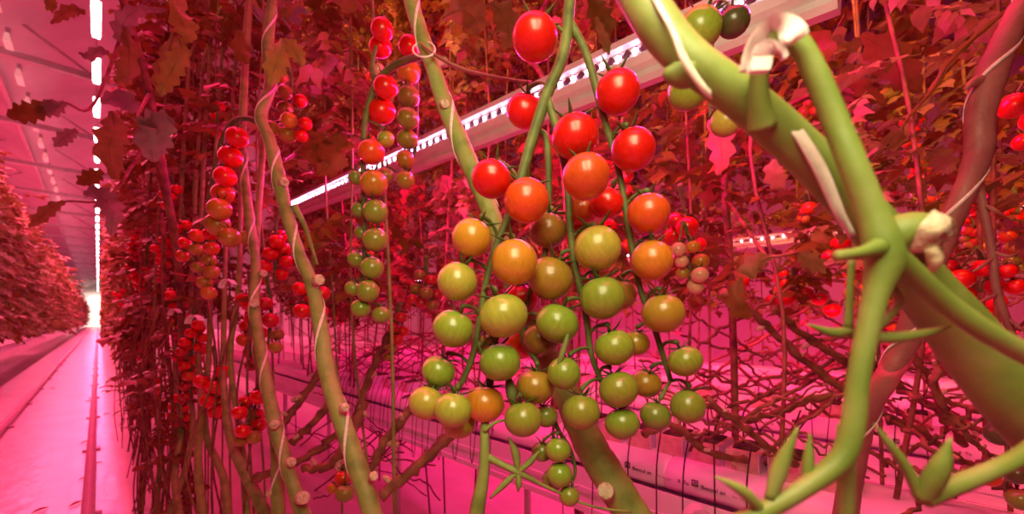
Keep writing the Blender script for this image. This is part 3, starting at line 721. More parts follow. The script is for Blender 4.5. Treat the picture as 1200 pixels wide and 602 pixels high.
small('pair of bright red tomatoes at the right picture edge beside the pink stem', None, [(1188, 124, 18, 'R'), (1200, 166, 13, 'R'), (1212, 140, 16, 'R')], .5, (1205, 90), hi=True)
small('soft red tomatoes behind the forked stalk, right of the pink stem', None, [(1126, 327, 15, 'R'), (1152, 314, 13, 'R'), (1131, 345, 12, 'R'), (1190, 336, 12, 'R'), (1180, 318, 11, 'R'), (1112, 312, 11, 'D'), (1165, 335, 11, 'D')], .75, (1145, 290))
small('two loose red tomatoes left of the cut stub', None, [(985, 285, 11, 'R'), (972, 300, 9, 'D'), (995, 300, 9, 'R')], .9, (985, 262))
small('orange tomato with a small yellow one deep behind the thick stem', None, [(948, 244, 9, 'O'), (944, 257, 5, 'M'), (936, 240, 6, 'B')], 1.0, (946, 225))
small('small bunch of olive tomatoes in the gap under the white hook', None, [(934, 118, 8, 'L'), (948, 119, 7, 'L'), (942, 131, 8, 'L'), (955, 128, 6, 'M')], .9, (938, 95))
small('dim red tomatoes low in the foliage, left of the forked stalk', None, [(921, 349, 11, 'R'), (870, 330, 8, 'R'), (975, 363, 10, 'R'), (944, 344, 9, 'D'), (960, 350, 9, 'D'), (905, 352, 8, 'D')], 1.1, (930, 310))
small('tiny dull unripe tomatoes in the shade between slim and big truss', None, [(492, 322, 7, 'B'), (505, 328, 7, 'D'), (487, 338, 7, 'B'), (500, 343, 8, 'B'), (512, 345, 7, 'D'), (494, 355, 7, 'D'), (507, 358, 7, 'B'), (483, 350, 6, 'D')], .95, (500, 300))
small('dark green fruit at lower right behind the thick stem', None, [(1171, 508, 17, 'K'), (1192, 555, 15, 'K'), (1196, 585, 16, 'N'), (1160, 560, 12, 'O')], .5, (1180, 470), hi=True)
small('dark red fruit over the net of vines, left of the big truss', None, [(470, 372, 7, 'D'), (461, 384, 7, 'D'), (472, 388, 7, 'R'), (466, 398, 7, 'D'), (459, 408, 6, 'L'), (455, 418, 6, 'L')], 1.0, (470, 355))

# generic hanging trusses: red, turning, green
def proto(colrs, n):
    toms = []; d = 1.2
    for k in range(n):
        toms.append((600+(-1)**k*8+rng.uniform(-3, 3), 300+k*8.5, 10.5-.25*k, colrs[min(len(colrs)-1, k*len(colrs)//n)], d+rng.uniform(-.012, .012)))
    return truss('proto', None, [[(606, 262, d, 3), (601, 285, d+.01, 2.5), (600, 330, d+.01, 2), (599, 300+n*8, d+.01, 1.5)]], toms)
PR = [proto('RRRRD', 8), proto('RROLG', 10), proto('RRRODD', 11), proto('OLLGG', 9)]
used = [False]*4
def put(k, loc, rz, s, label, group):
    if not used[k]:
        used[k] = True; o = PR[k]; o.location = loc; o.rotation_euler = (0, 0, rz); o.scale = (s,)*3; o['label'] = label
        if group: o['group'] = group
        return
    copy_tree(PR[k], loc, rz, s, label, group)
LF = [(165, 300, 2.4), (207, 318, 1.7), (150, 362, 3.1), (172, 395, 2.4), (218, 378, 1.5), (250, 405, 1.25), (206, 445, 1.6), (190, 262, 1.9), (214, 240, 1.6), (330, 245, 1.2), (200, 200, 1.8), (292, 318, 1.2), (140, 330, 4.0), (152, 300, 3.2), (182, 430, 2.0), (232, 350, 1.4), (255, 105, 1.6), (160, 255, 2.7)]
CW = ['red', 'red-to-green', 'dark red', 'olive-green']
for i, (px, py, d) in enumerate(LF):
    kk = [0, 2, 0, 1, 2, 0, 0, 2, 1, 0][i % 10]
    hz = 'upper' if py < 270 else ('middle' if py < 380 else 'low')
    put(kk, P(px, py, d), rng.uniform(0, 6), rng.uniform(.7, .95)*(1.0 if d < 2.5 else 1.15), '%s truss among the aisle plants at %s height, %s from the front' % (CW[kk], hz, ORD[sorted(range(len(LF)), key=lambda q: LF[q][2]).index(i)] if sorted(range(len(LF)), key=lambda q: LF[q][2]).index(i) < 20 else 'beyond the twentieth'), 'trusses along the aisle plants')
for i in range(30):
    px = rng.choice([rng.uniform(340, 740), rng.uniform(890, 1190)]); py = rng.uniform(120, 335); X = rng.choice([1.1, 1.5, 1.9, 2.3] if px < 800 else [1.9, 2.3, 2.8])
    q = PX(px, py, X)
    put([3, 2, 1, 1, 2][i % 5], q, rng.uniform(0, 6), rng.uniform(.7, 1.05), 'dim tomato truss hanging deep in the pink-lit rows behind the front bar', 'dim trusses deep in the rows')

# ---------------------------------------------------------------- key plants with thick stems
def stub(acc, c, dirv, r, L_=.012):
    dirv = Vector(dirv).normalized(); c = Vector(c)
    tube(acc, [(*c, r*1.1), (*(c+dirv*L_*.6), r), (*(c+dirv*L_), r*1.05), (*(c+dirv*(L_+.0006)), r*.9)], 10, 2)
def to_cam(p, d=1): return (Vector((0, 0, HC))-Vector(p)).normalized()
def knots(pts, every=None):
    return pts
def key_plant(label, pts, m, stubs=(), leaves=(), side=(), extra=None, wob=1, up=True):
    w = [(*P(x, y, d), h/FPX*d) for x, y, d, h in pts]; w0 = list(w)
    if w[-1][2] > .1:      # the stem goes on down to the ground outside the picture
        e, p_ = np.array(w[-1]), np.array(w[-2]); dr_ = (e-p_)[:3]; dr_ /= np.linalg.norm(dr_)+1e-9
        m_ = e[:3]+dr_*e[2]*.35; w = w+[(m_[0], m_[1], min(m_[2], e[2]*.72), e[3]), (m_[0]+dr_[0]*.1, m_[1]+dr_[1]*.1, .01, e[3]*1.1)]
    if w[0][2] < 2.3 and up:      # and on up to the crop wire
        e, p_ = np.array(w[0]), np.array(w[1]); dr_ = (e-p_)[:3]; dr_ /= np.linalg.norm(dr_)+1e-9; dr_ = dr_+np.array([.15, .1, .9]); h_ = 2.5-e[2]
        w = [(*(e[:3]+np.array([.12, .1, h_])), e[3]*.6), (*(e[:3]+dr_*h_*.25), e[3]*.9)]+w
    o = thing('tomato_plant', Vector(w[-1][:3]), label, 'tomato plant'); WL[o.name] = tuple(o.location)
    a = Acc(); q = cr(w, 8); L_ = np.arange(len(q))
    q[:, 3] *= 1+.5*wob*(.05*np.sin(L_*1.3)+.03*np.sin(L_*3.1))
    tube(a, q, 16, raw=True)
    for line in side: tube(a, [(*P(x, y, d), h/FPX*d) for x, y, d, h in line], 10, 6)
    if extra: extra(a)
    a.build('stem', m, o)
    for (x, y, d, r, dx, dz) in stubs:
        c = P(x, y, d); a = Acc(); dv = to_cam(c)*.7+Vector((CT, -ST, 0))*dx+Vector((0, 0, dz)); stub(a, c, dv, r/FPX*d, r/FPX*d*1.1); a.build('cut_stub', M['stub'], o)
    for (pxs, m2, kind) in leaves: kind_leaf(pxs, m2, o)
    return o, w0
def kind_leaf(line, m2, parent, wmul=1.0):
    """one lobed leaf blade with depth along a line of (px, py, d, half width px)"""
    C = cr([(*P(x, y, d), h/FPX*d) for x, y, d, h in line], 5); T, U, W = frames(C[:, :3]); V = []; F = []
    n = len(C)
    for i in range(n):
        c = C[i, :3]; v = np.array(to_cam(Vector(c))); s = np.cross(T[i], v); s /= np.linalg.norm(s)+1e-9
        nn = np.cross(s, T[i]); t = i/(n-1)
        wl1 = C[i, 3]*(1+.28*math.sin(i*2.1)); wl2 = C[i, 3]*(1+.28*math.sin(i*1.7+2))
        for k, (u, z) in enumerate(((-1, .28), (-.5, .10), (0, 0), (.5, .12), (1, .34))):
            ww = wl1 if u < 0 else wl2
            V.append(c+s*u*ww-nn*(z+.18*math.sin(3*u+i*.8))*ww*.6)
    for i in range(n-1):
        for k in range(4): b = i*5+k; F.append((b, b+1, b+6, b+5))
    a = Acc(); a.add(V, F); 
    q = C.copy(); q[:, 3] = np.maximum(.0006, C[:, 3].max()*.05*np.linspace(1, .4, n)); tube(a, q, 5, raw=True)
    return a.build('leaf', m2, parent)
def string(label, w, width, turns, phase, t0=0, t1=1):
    a = Acc(); ribbon_wrap(a, w, width, turns, phase, t0=t0, t1=t1)
    return tag(a.build('support_string', M['string']), label, 'string')

# A: the stem that runs behind the big truss
A_pts = [(474, -60, .52, 9), (482, 0, .5, 9), (492, 35, .49, 9), (505, 72, .48, 9), (521, 122, .47, 10), (541, 170, .455, 11), (560, 215, .445, 11), (575, 250, .435, 11), (592, 305, .425, 12), (614, 360, .415, 14), (642, 418, .405, 15), (667, 468, .395, 17), (690, 518, .385, 19), (716, 562, .375, 20), (746, 612, .365, 21), (780, 670, .36, 22)]
o, w = key_plant('tomato plant whose green stem slants behind the big truss to the bottom', A_pts, M['stem'], stubs=[(711, 576, .352, 9, -.1, .1), (520, 122, .458, 5, .2, .1)],
  side=[[(505, 72, .48, 8), (512, 74, .49, 6), (522, 73, .5, 5)]])
string('white string wound round the stem left of the big truss', w, 0.0039, 5.2, 1.9, 0, .5)
a = Acc(); tube(a, [(*P(x, y, d), h/FPX*d) for x, y, d, h in [(493, 50, .47, 2), (512, 66, .46, 3), (545, 82, .47, 3.5), (585, 91, .5, 3), (622, 96, .53, 2)]], 8, 6, flat=((0, 0, 1), .5)); 
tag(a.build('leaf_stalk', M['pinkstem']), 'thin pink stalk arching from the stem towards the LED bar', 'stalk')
a = Acc(); tube(a, [(*P(497+13*math.cos(t), 58+9*math.sin(t), .47-.012*math.sin(t+.6)), .0011) for t in np.linspace(0, 2*PI, 14)], 6, 2)
tag(a.build('stem_clip', M['clip']), 'pale plastic ring clip round the stem near the top', 'clip')

# B: left thick stem
B_pts = [(316, -40, .80, 6), (319, 0, .78, 6), (314, 55, .76, 7), (317, 100, .74, 7), (306, 135, .72, 7), (316, 165, .70, 8), (326, 205, .67, 9), (336, 250, .65, 8), (350, 295, .62, 8), (366, 335, .60, 9), (376, 385, .57, 10), (383, 435, .55, 11), (398, 485, .52, 12), (417, 540, .5, 13), (436, 600, .48, 13), (452, 660, .47, 14)]
lv = [([(331, 45, .70, 2), (330, 60, .69, 10), (322, 80, .68, 11), (316, 100, .675, 2)], M['leafgreen'], 0), ([(332, 46, .70, 2), (342, 55, .69, 9), (350, 66, .685, 8), (356, 78, .68, 1)], M['leafgreen'], 0)]
B_pts = [(x, y, d, h*.86) for x, y, d, h in B_pts]
o, w = key_plant('tomato plant with the thick stem wrapped in white string, left of the slim truss', B_pts, M['stem'], stubs=[(331, 214, .655, 5, .5, .2), (371, 328, .585, 6, .7, .1), (402, 478, .505, 5, .6, .2), (436, 558, .48, 5, .4, .1)], leaves=lv,
  side=[[(306, 135, .72, 5), (303, 142, .8, 4), (303, 143, .93, 4)], [(344, 240, .65, 4), (356, 262, .66, 3), (364, 285, .67, 2), (372, 310, .68, 1.5)], [(384, 400, .58, 2.5), (396, 450, .6, 2.5), (402, 490, .6, 2)]])
string('white string spiralling round the thick left stem', w, 0.0042, 7.0, .4)
# C: second left stem
C_pts = [(284, 150, 1.0, 5), (286, 200, .98, 5), (293, 260, .94, 6), (300, 310, .9, 6), (298, 358, .86, 7), (306, 410, .82, 7), (314, 455, .78, 8), (324, 503, .75, 9), (341, 560, .72, 9), (360, 620, .7, 10), (375, 670, .69, 10)]
C_pts = [(x, y, d, h*.86) for x, y, d, h in C_pts]
o, w = key_plant('tomato plant with the slimmer string-wrapped stem, second from the slim truss', C_pts, M['stem'], stubs=[(323, 497, .735, 5, -.2, 0), (340, 541, .71, 5, .3, 0), (353, 583, .69, 7, .3, 0), (307, 320, .89, 4, .5, 0), (298, 355, .85, 5, 0, 0)])
string('white string round the slimmer second stem at left', w, 0.0045000000000000005, 6.0, 2.2)
C2 = [(298, 330, 1.0, 4), (300, 400, .95, 5), (308, 440, .9, 6), (318, 480, .86, 7), (324, 520, .82, 7), (325, 560, .8, 7), (327, 620, .78, 8), (330, 670, .78, 8)]
o, w = key_plant('tomato plant with a bare stem just left of the two string-wrapped stems at the bottom', C2, M['stem'], stubs=[(318, 578, .79, 4, -.5, 0)])
string('white string on the bare stem at the bottom left of the pair', w, 0.0045000000000000005, 4.0, 1.0)
C3 = [(284, 190, 1.15, 4), (283, 240, 1.12, 4), (287, 300, 1.08, 5), (290, 350, 1.05, 5), (300, 400, 1.04, 5)]
# lower left bare stems
LS = [[(232, 400, 1.5, 4), (236, 470, 1.3, 5), (232, 540, 1.2, 6), (240, 620, 1.1, 7)], [(262, 400, 1.3, 4), (263, 460, 1.2, 5), (272, 520, 1.1, 7), (300, 580, 1.0, 9), (322, 625, .95, 10)],
      [(206, 430, 1.7, 4), (212, 500, 1.5, 4), (205, 560, 1.4, 5), (214, 620, 1.3, 6)], [(245, 410, 1.4, 4), (240, 500, 1.3, 5), (262, 560, 1.2, 6), (268, 620, 1.1, 7)], [(180, 440, 2.0, 3), (188, 520, 1.8, 3.5), (182, 610, 1.7, 4)], [(222, 440, 1.6, 4), (226, 490, 1.5, 4), (220, 540, 1.45, 4), (196, 610, 1.4, 5)],
      [(168, 450, 2.4, 3), (172, 520, 2.2, 3), (164, 610, 2.1, 4)], [(280, 330, 1.2, 4), (270, 420, 1.15, 4), (283, 520, 1.1, 5), (290, 610, 1.05, 6)]]
wh = ['with the sharpest bend', 'leaning right to the picture bottom', 'third from the aisle', 'beside the bent one', 'second from the aisle', 'swinging back to the aisle', 'closest to the aisle edge', 'nearest the low red truss']
for i, pts in enumerate(LS):
    pts = [(x, y, d, h*.72) for x, y, d, h in pts]; x0, y0, dd0, h0 = pts[0]; pts = [(x0+14, y0-330, dd0+.2, h0*.6), (x0+4, y0-150, dd0+.1, h0*.8)]+pts
    o, w = key_plant('bare brownish lower stem among the aisle plants, %s' % wh[i], pts, M['stem'])
# many thin lower stems receding down the aisle
for k in range(8):
    px = rng.uniform(150, 262); X = rng.uniform(.14, .3); d = X/(ST+(px-600)/FPX*CT); d = min(d, 3.2)
    b = P(px, 375, d); a = Acc(); dx = rng.uniform(-.1, .1); dy = rng.uniform(-.35, .1)
    tube(a, [(b.x+dx, b.y+dy, .02, .006), (b.x+dx*.6, b.y+dy*.7, .3, .006), (b.x+rng.uniform(-.03, .03), b.y+dy*.3, .6, .006), (b.x, b.y, 1.0, .005), (b.x, b.y+.05, 1.4, .005)], 6, 5)
    tag(a.build('tomato_vine', M['vine']), 'thin bare brown vine among the crowded stems along the aisle edge', 'vine', 'thin vines along the aisle edge')

for k in range(54):
    y = rng.uniform(1.15, 5.5)**1.0; x = rng.uniform(.11, .22) if y > 1.7 else rng.uniform(.16, .3); a = Acc(); dy = rng.uniform(-.4, .25); z0 = rng.uniform(.25, .8) if rng.random() < .4 else .015
    tube(a, [(x+rng.uniform(-.02, .06), y+dy, z0, .003), (x+rng.uniform(-.03, .05), y+dy*.6, z0+.22*(1-z0), .003), (x+rng.uniform(-.03, .03), y+dy*.4, z0+.5*(1-z0), .0032), (x+rng.uniform(-.03, .05), y+dy*.1, z0+.8*(1-z0), .003), (x+.03, y, 1.05, .003)], 5, 5)
    tag(a.build('tomato_vine', M['vine']), 'very thin twisting vine in the dark tangle along the right aisle edge', 'vine', 'fine twisting vines along the aisle edge')
# D: thick stem across the right foreground
dD = .15
D_pts = [(600, -900, dD+.2, 11), (640, -400, dD+.09, 14), (682, -160, dD+.035, 18), (715, -60, dD+.012, 21), (742, -15, dD+.008, 22), (765, 20, dD+.004, 24), (790, 52, dD+.002, 23), (815, 75, dD, 22), (842, 95, dD, 22), (890, 132, dD, 23), (937, 174, dD, 23), (980, 217, dD+.002, 23), (1015, 255, dD+.004, 24), (1050, 298, dD+.008, 26), (1086, 342, dD+.012, 28), (1120, 382, dD+.016, 31), (1152, 422, dD+.018, 33), (1188, 466, dD+.018, 34), (1240, 522, dD+.018, 34), (1310, 590, dD+.018, 34)]
def D_extra(a):
    tube(a, [(*P(x, y, d), h/FPX*d) for x, y, d, h in [(815, 80, dD, 20), (800, 86, dD, 17), (786, 86, dD, 11), (778, 84, dD, 4)]], 12, 5)      # swollen node
    tube(a, [(*P(x, y, d), h/FPX*d) for x, y, d, h in [(1025, 285, dD, 20), (1060, 272, dD-.004, 22), (1082, 270, dD-.006, 20), (1094, 274, dD-.008, 19)]], 14, 5)
o, Dw = key_plant('tomato plant with the thick blurred green stem crossing the right foreground', D_pts, M['bigstem'], extra=D_extra, wob=0, up=False)
c = P(1090, 274, dD-.01); a = Acc(); dv = Vector((CT, -ST, 0))*.75+to_cam(c)*.65+Vector((0, 0, -.12)); dv.normalize()
cen = c; 
ux = dv.cross(Vector((0, 0, 1))).normalized(); uz = ux.cross(dv)
Vv = []; Ff = []; nr, ns = 5, 22
for i in range(nr+1):
    for k in range(ns):
        t = 2*PI*k/ns; rr = .0072*(i/nr)*(1+.09*math.sin(5*t+1)+.06*math.sin(11*t)); 
        Vv.append(tuple(cen+ux*rr*math.cos(t)+uz*rr*math.sin(t)+dv*(.003+.0012*math.sin(3*t+i*2)*(i < nr)+.0012*(i % 2)-.006*(i == nr))))
for i in range(nr):
    for k in range(ns): Ff.append((i*ns+k, i*ns+(k+1) % ns, (i+1)*ns+(k+1) % ns, (i+1)*ns+k))
a.add(Vv, Ff); tube(a, [(*P(1090, 290, dD-.012), .0018), (*P(1096, 305, dD-.012), .0022), (*P(1092, 318, dD-.01), .001)], 6, 4)
s_ = a.build('cut_stub', M['stub'], o); s_['label'] = 'pale brown cut end of a removed side stem'
def strip_px(acc, pairs, th):
    """a strip between two edges given as (px, py, d) pairs, with thickness away from the lens"""
    A_ = cr([P(*p[0]) for p in pairs], 5); B_ = cr([P(*p[1]) for p in pairs], 5); dep = np.array([ST, CT, 0.])*th; V = []
    for p, q in zip(A_, B_): V += [p, q, q+dep, p+dep]
    n = len(A_); F = [(i*4+k, i*4+(k+1) % 4, i*4+4+(k+1) % 4, i*4+4+k) for i in range(n-1) for k in range(4)]
    F += [(3, 2, 1, 0), tuple(4*n-4+k for k in range(4))]; acc.add(V, F)
a = Acc(); rD = .0072
def dpair(x, y, nx, ny, hw, d): return ((x-nx*hw, y-ny*hw, d), (x+nx*hw, y+ny*hw, d))
strip_px(a, [dpair(758, -24, .8, -.5, 4, dD-.002), dpair(771, 2, .85, -.45, 4, dD-rD+.002), dpair(789, 35, .85, -.4, 4, dD-rD-.0012), dpair(801, 66, .85, -.45, 4.5, dD-rD-.0012), dpair(820, 96, .8, -.55, 4, dD-rD+.0016), dpair(836, 112, .8, -.6, 4, dD-.001), dpair(868, 126, .6, -.7, 3, dD+rD+.001), dpair(900, 128, .6, -.7, 3, dD+rD), dpair(916, 132, .7, -.6, 5, dD),
             dpair(934, 152, .85, -.5, 6.5, dD-rD+.0002), dpair(958, 190, .88, -.45, 7.5, dD-rD-.001), dpair(973, 222, .88, -.4, 7.5, dD-rD+.0005), dpair(986, 252, .85, -.4, 6, dD-rD+.003), dpair(1000, 276, .8, -.4, 4, dD+.002)], .0007)
tag(a.build('support_string', M['string']), 'wide white string spiralling round the thick foreground stem', 'string')

# the bent stalk with the white hook in front of it
dP = .128
H_r = [[(893, 150, dD-.004, 16), (889, 118, dD-.008, 12), (890, 85, dD-.012, 10), (898, 58, dP+.006, 10), (915, 42, dP+.002, 11), (935, 50, dP, 12), (955, 85, dP, 13), (978, 140, dP, 14), (1000, 195, dP-.002, 15), (1020, 245, dP-.003, 16), (1034, 285, dP-.004, 20), (1036, 310, dP-.004, 20), (1026, 345, dP-.004, 14), (1014, 400, dP-.004, 12), (1005, 450, dP-.004, 12), (999, 500, dP-.004, 13), (985, 538, dP-.004, 13), (945, 570, dP-.004, 11), (898, 597, dP-.004, 11), (850, 620, dP-.004, 11)],
       [(1034, 295, dP-.004, 17), (1066, 318, dP-.002, 13), (1102, 350, dP, 12), (1145, 382, dP, 12), (1190, 408, dP, 12), (1250, 440, dP, 12)],
       [(1030, 290, dP-.006, 12), (1008, 296, dP-.008, 7), (988, 299, dP-.009, 6.5), (979, 300, dP-.009, 6)],
       [(992, 500, dP, 10), (992, 555, dP+.004, 9), (990, 640, dP+.006, 9)],
       [(1040, 330, dP+.004, 6), (1054, 352, dP+.006, 5), (1040, 372, dP+.008, 5), (1022, 388, dP+.008, 5)],
       [(998, 305, dP+.01, 4), (996, 340, dP+.01, 4), (994, 385, dP+.01, 5)],
       [(1230, 505, dP+.004, 9), (1200, 532, dP+.002, 10), (1160, 552, dP, 10), (1110, 572, dP, 11), (1082, 584, dP, 11)]]
SEP = [[(996, 388, dP+.01, 6), (975, 390, dP+.01, 6), (946, 380, dP+.008, 1)], [(998, 392, dP+.01, 6), (1040, 396, dP+.008, 7), (1085, 390, dP+.006, 5), (1114, 382, dP+.004, 1)],
       [(902, 585, dP-.004, 6), (915, 545, dP-.004, 9), (935, 500, dP-.006, 1)], [(945, 568, dP-.002, 5), (947, 540, dP-.002, 6), (949, 508, dP-.002, 1)], [(892, 598, dP-.004, 7), (870, 575, dP-.006, 7), (838, 558, dP-.006, 1)],
       [(1080, 584, dP, 7), (1062, 548, dP, 6), (1042, 520, dP, 5), (1024, 496, dP, 1)], [(1080, 584, dP, 10), (1100, 550, dP-.004, 11), (1114, 512, dP-.006, 1)]]
def h_extra(a):
    for s in SEP: tube(a, [(*P(x, y, d), h/FPX*d) for x, y, d, h in s], 8, 6)
truss('bare forked green stalk with long sepals, bent over the white hook', None, H_r, [], extra=h_extra, stalk_mat='bigstem')
# white hook
hk = thing('truss_hook', P(912, 40, dP), 'white plastic hook arched over the bent stalk at upper right', 'hook'); WL[hk.name] = tuple(hk.location)
def band(acc, line, wid, th):
    C = cr([(*P(x, y, d), 0) for x, y, d in line], 6)[:, :3]; T, U, W = frames(C); V = []
    dep = np.array([ST, CT, 0.])
    for i in range(len(C)):
        n_ = np.cross(T[i], dep); n_ /= np.linalg.norm(n_)
        for s, h in ((-1, 0), (1, 0), (1, 1), (-1, 1)): V.append(C[i]+dep*s*wid/2+n_*th*(h-.5))
    F = [(i*4+k, i*4+(k+1) % 4, i*4+4+(k+1) % 4, i*4+4+k) for i in range(len(C)-1) for k in range(4)]
    F += [(3, 2, 1, 0), tuple(4*len(C)-4+k for k in range(4))]; acc.add(V, F)
a = Acc()
oe = [(869, 82), (873, 62), (881, 43), (896, 23), (914, 15), (932, 18), (945, 29), (948, 38)]; ie = [(881, 82), (888, 66), (897, 50), (907, 37), (915, 36), (917, 42), (923, 48), (932, 48)]
dd = [.004, .003, .001, -.001, -.004, -.007, -.009, -.009]
strip_px(a, [((*o_, dP+q), (*i_, dP+q+.003)) for o_, i_, q in zip(oe, ie, dd)], .0016)
a.build('arch', M['clip'], hk, smooth=False)
a = Acc()
strip_px(a, [((884, 62, dP-.006), (905, 61, dP-.006)), ((888, 52, dP-.007), (905, 55, dP-.007)), ((897, 45, dP-.008), (907, 54, dP-.007)), ((909, 47, dP-.008), (912, 57, dP-.007)), ((920, 55, dP-.007), (917, 63, dP-.006)), ((925, 64, dP-.006), (920, 68, dP-.006))], .0014)
strip_px(a, [((880, 82, dP-.006), (903, 81, dP-.006)), ((882, 67, dP-.006), (906, 65, dP-.006))], .0022)
a.build('ribbed_clasp', M['clip'], hk, smooth=False)
# white curled piece by the lettered slab and pink arches at left
def arch(px, py, d, s, label):
    a = Acc(); band(a, [(px-s, py+s*.9, d), (px-s*.8, py+s*.2, d), (px-s*.2, py-s*.3, d), (px+s*.5, py-s*.2, d), (px+s, py+s*.4, d+.004)], s/FPX*d*1.2, .002)
    tag(a.build('truss_hook', M['clip'], smooth=False), label, 'hook')
arch(817, 598, .80, 14, 'white curled hook in front of the lettered slab at the bottom edge')
arch(228, 372, 1.1, 8, 'pink-lit hook low at left, lower of two near the arched truss')
arch(205, 364, 1.4, 6, 'small pink-lit hook at left, closer to the aisle')
arch(267, 330, 1.0, 8, 'pink-lit hook just right of the long curved truss end')

# E: pink stem at right
E_pts = [(1222, -50, .42, 12), (1197, 8, .42, 12), (1174, 56, .42, 13), (1158, 97, .42, 15), (1148, 140, .42, 13), (1147, 178, .42, 13), (1131, 222, .42, 11), (1110, 268, .43, 12), (1085, 330, .45, 12), (1062, 398, .47, 13), (1040, 440, .48, 12), (1014, 486, .5, 12), (1000, 545, .52, 12), (985, 640, .53, 12)]
lv = [([(1190, 4, .5, 2), (1143, 43, .52, 3), (1112, 73, .53, 4), (1093, 104, .54, 3), (1060, 143, .55, 1)], M['leafdark'], 0)]
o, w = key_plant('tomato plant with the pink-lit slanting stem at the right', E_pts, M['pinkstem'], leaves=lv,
  side=[[(1146, 175, .42, 7), (1146, 212, .42, 5), (1153, 245, .42, 4), (1163, 300, .42, 4), (1168, 340, .42, 4), (1180, 376, .42, 4), (1192, 405, .42, 3)], [(1153, 240, .42, 2), (1165, 246, .41, 2), (1176, 252, .41, 1)], [(1163, 302, .42, 2), (1150, 312, .41, 2), (1140, 318, .41, 1)], [(1168, 345, .42, 2), (1152, 352, .41, 2), (1140, 360, .41, 1)], [(1163, 295, .42, 2), (1180, 300, .41, 2), (1190, 298, .41, 1)], [(1180, 372, .42, 2), (1195, 384, .41, 2), (1208, 390, .41, 1)],
        [(1150, 95, .42, 8), (1140, 97, .415, 5), (1132, 104, .41, 2)]])
string('pale string twisted round the pink-lit stem at right', w, 0.0039, 5.0, 2.0)

# near hanging leaves at upper left, on their own plant
pts = [(128, -60, 1.2, 4), (150, 20, 1.2, 4), (175, 110, 1.25, 4), (190, 200, 1.35, 5), (210, 320, 1.5, 4), (215, 470, 1.7, 4), (222, 640, 1.7, 4)]
lv = [([(212, -30, .9, 4), (208, 10, .88, 9), (217, 32, .87, 12), (222, 50, .87, 3)], M['leafgreen'], 0), ([(212, 44, .88, 3), (212, 62, .87, 9), (203, 80, .87, 10), (193, 100, .88, 8), (188, 112, .88, 1)], M['leafgreen'], 0), ([(205, 40, .9, 3), (195, 70, .9, 8), (190, 95, .9, 9), (186, 113, .9, 2)], M['leafbrown'], 0),
      ([(160, 138, .85, 3), (172, 146, .85, 10), (185, 150, .84, 15), (178, 172, .84, 14), (180, 190, .84, 2)], M['leafgrey'], 0), ([(204, 142, .86, 2), (190, 142, .86, 12), (175, 150, .86, 12), (160, 160, .86, 2)], M['leafgrey'], 0),
      ([(70, 122, 1.0, 2), (55, 124, 1.0, 6), (40, 130, .99, 10), (22, 134, .98, 10), (8, 136, .98, 2)], M['leafdark'], 0), ([(76, 120, 1.0, 2), (64, 126, 1.0, 8), (50, 130, 1.0, 7), (42, 134, 1.0, 1)], M['leafgrey'], 0),
      ([(118, 120, 1.1, 2), (132, 116, 1.08, 9), (148, 120, 1.07, 12), (158, 132, 1.06, 2)], M['leafgrey'], 0), ([(132, 130, 1.1, 3), (134, 150, 1.08, 12), (128, 175, 1.07, 13), (136, 210, 1.07, 3)], M['leafbrown'], 0),
      ([(98, 228, 1.1, 2), (112, 226, 1.08, 9), (124, 234, 1.07, 12), (132, 250, 1.06, 9), (130, 276, 1.06, 2)], M['leafgrey'], 0), ([(75, 236, 1.1, 2), (60, 244, 1.1, 6), (46, 256, 1.1, 6), (34, 266, 1.1, 1)], M['leafbrown'], 0),
      ([(90, 152, 1.1, 2), (80, 158, 1.1, 6), (70, 166, 1.1, 6), (64, 172, 1.1, 1)], M['leafgrey'], 0), ([(150, 55, 1.0, 2), (142, 40, 1.0, 8), (148, 22, 1.0, 9), (165, 12, 1.0, 5), (196, 12, 1.0, 1)], M['leafgrey'], 0), ([(134, 95, 1.0, 2), (146, 88, 1.0, 9), (152, 60, 1.0, 9), (146, 30, 1.0, 2)], M['leafbrown'], 0),
      ([(52, 0, .95, 2), (60, 6, .95, 8), (66, 10, .95, 2)], M['leafgreen'], 0), ([(100, 14, 1.1, 2), (84, 12, 1.1, 6), (72, 18, 1.1, 5), (60, 28, 1.1, 1)], M['leafbrown'], 0), ([(128, 62, 1.05, 2), (116, 60, 1.05, 5), (104, 66, 1.05, 5), (92, 62, 1.05, 1)], M['leafgrey'], 0),
      ([(280, 35, .9, 3), (283, 60, .9, 10), (290, 75, .9, 2)], M['leafdark'], 0), ([(120, 200, 1.1, 2), (110, 206, 1.1, 8), (98, 212, 1.1, 7), (90, 216, 1.1, 1)], M['leafdark'], 0), ([(356, 150, 1.0, 2), (372, 168, 1.0, 14), (388, 190, 1.0, 16), (372, 205, 1.0, 2)], M['leafdark'], 0)]
sd = [[(150, 20, 1.2, 2), (110, 122, 1.1, 1.5), (75, 120, 1.0, 1.5)], [(175, 110, 1.25, 2), (165, 128, 1.0, 1.5), (160, 138, .86, 1.5)], [(180, 150, 1.28, 2), (130, 228, 1.15, 1.5), (75, 236, 1.1, 1)], [(150, 20, 1.2, 2), (190, -10, 1.0, 2), (212, -30, .9, 2)]]
key_plant('tomato plant leaning over the aisle with loose grey and olive leaves at upper left', pts, M['vine'], leaves=lv, side=sd)
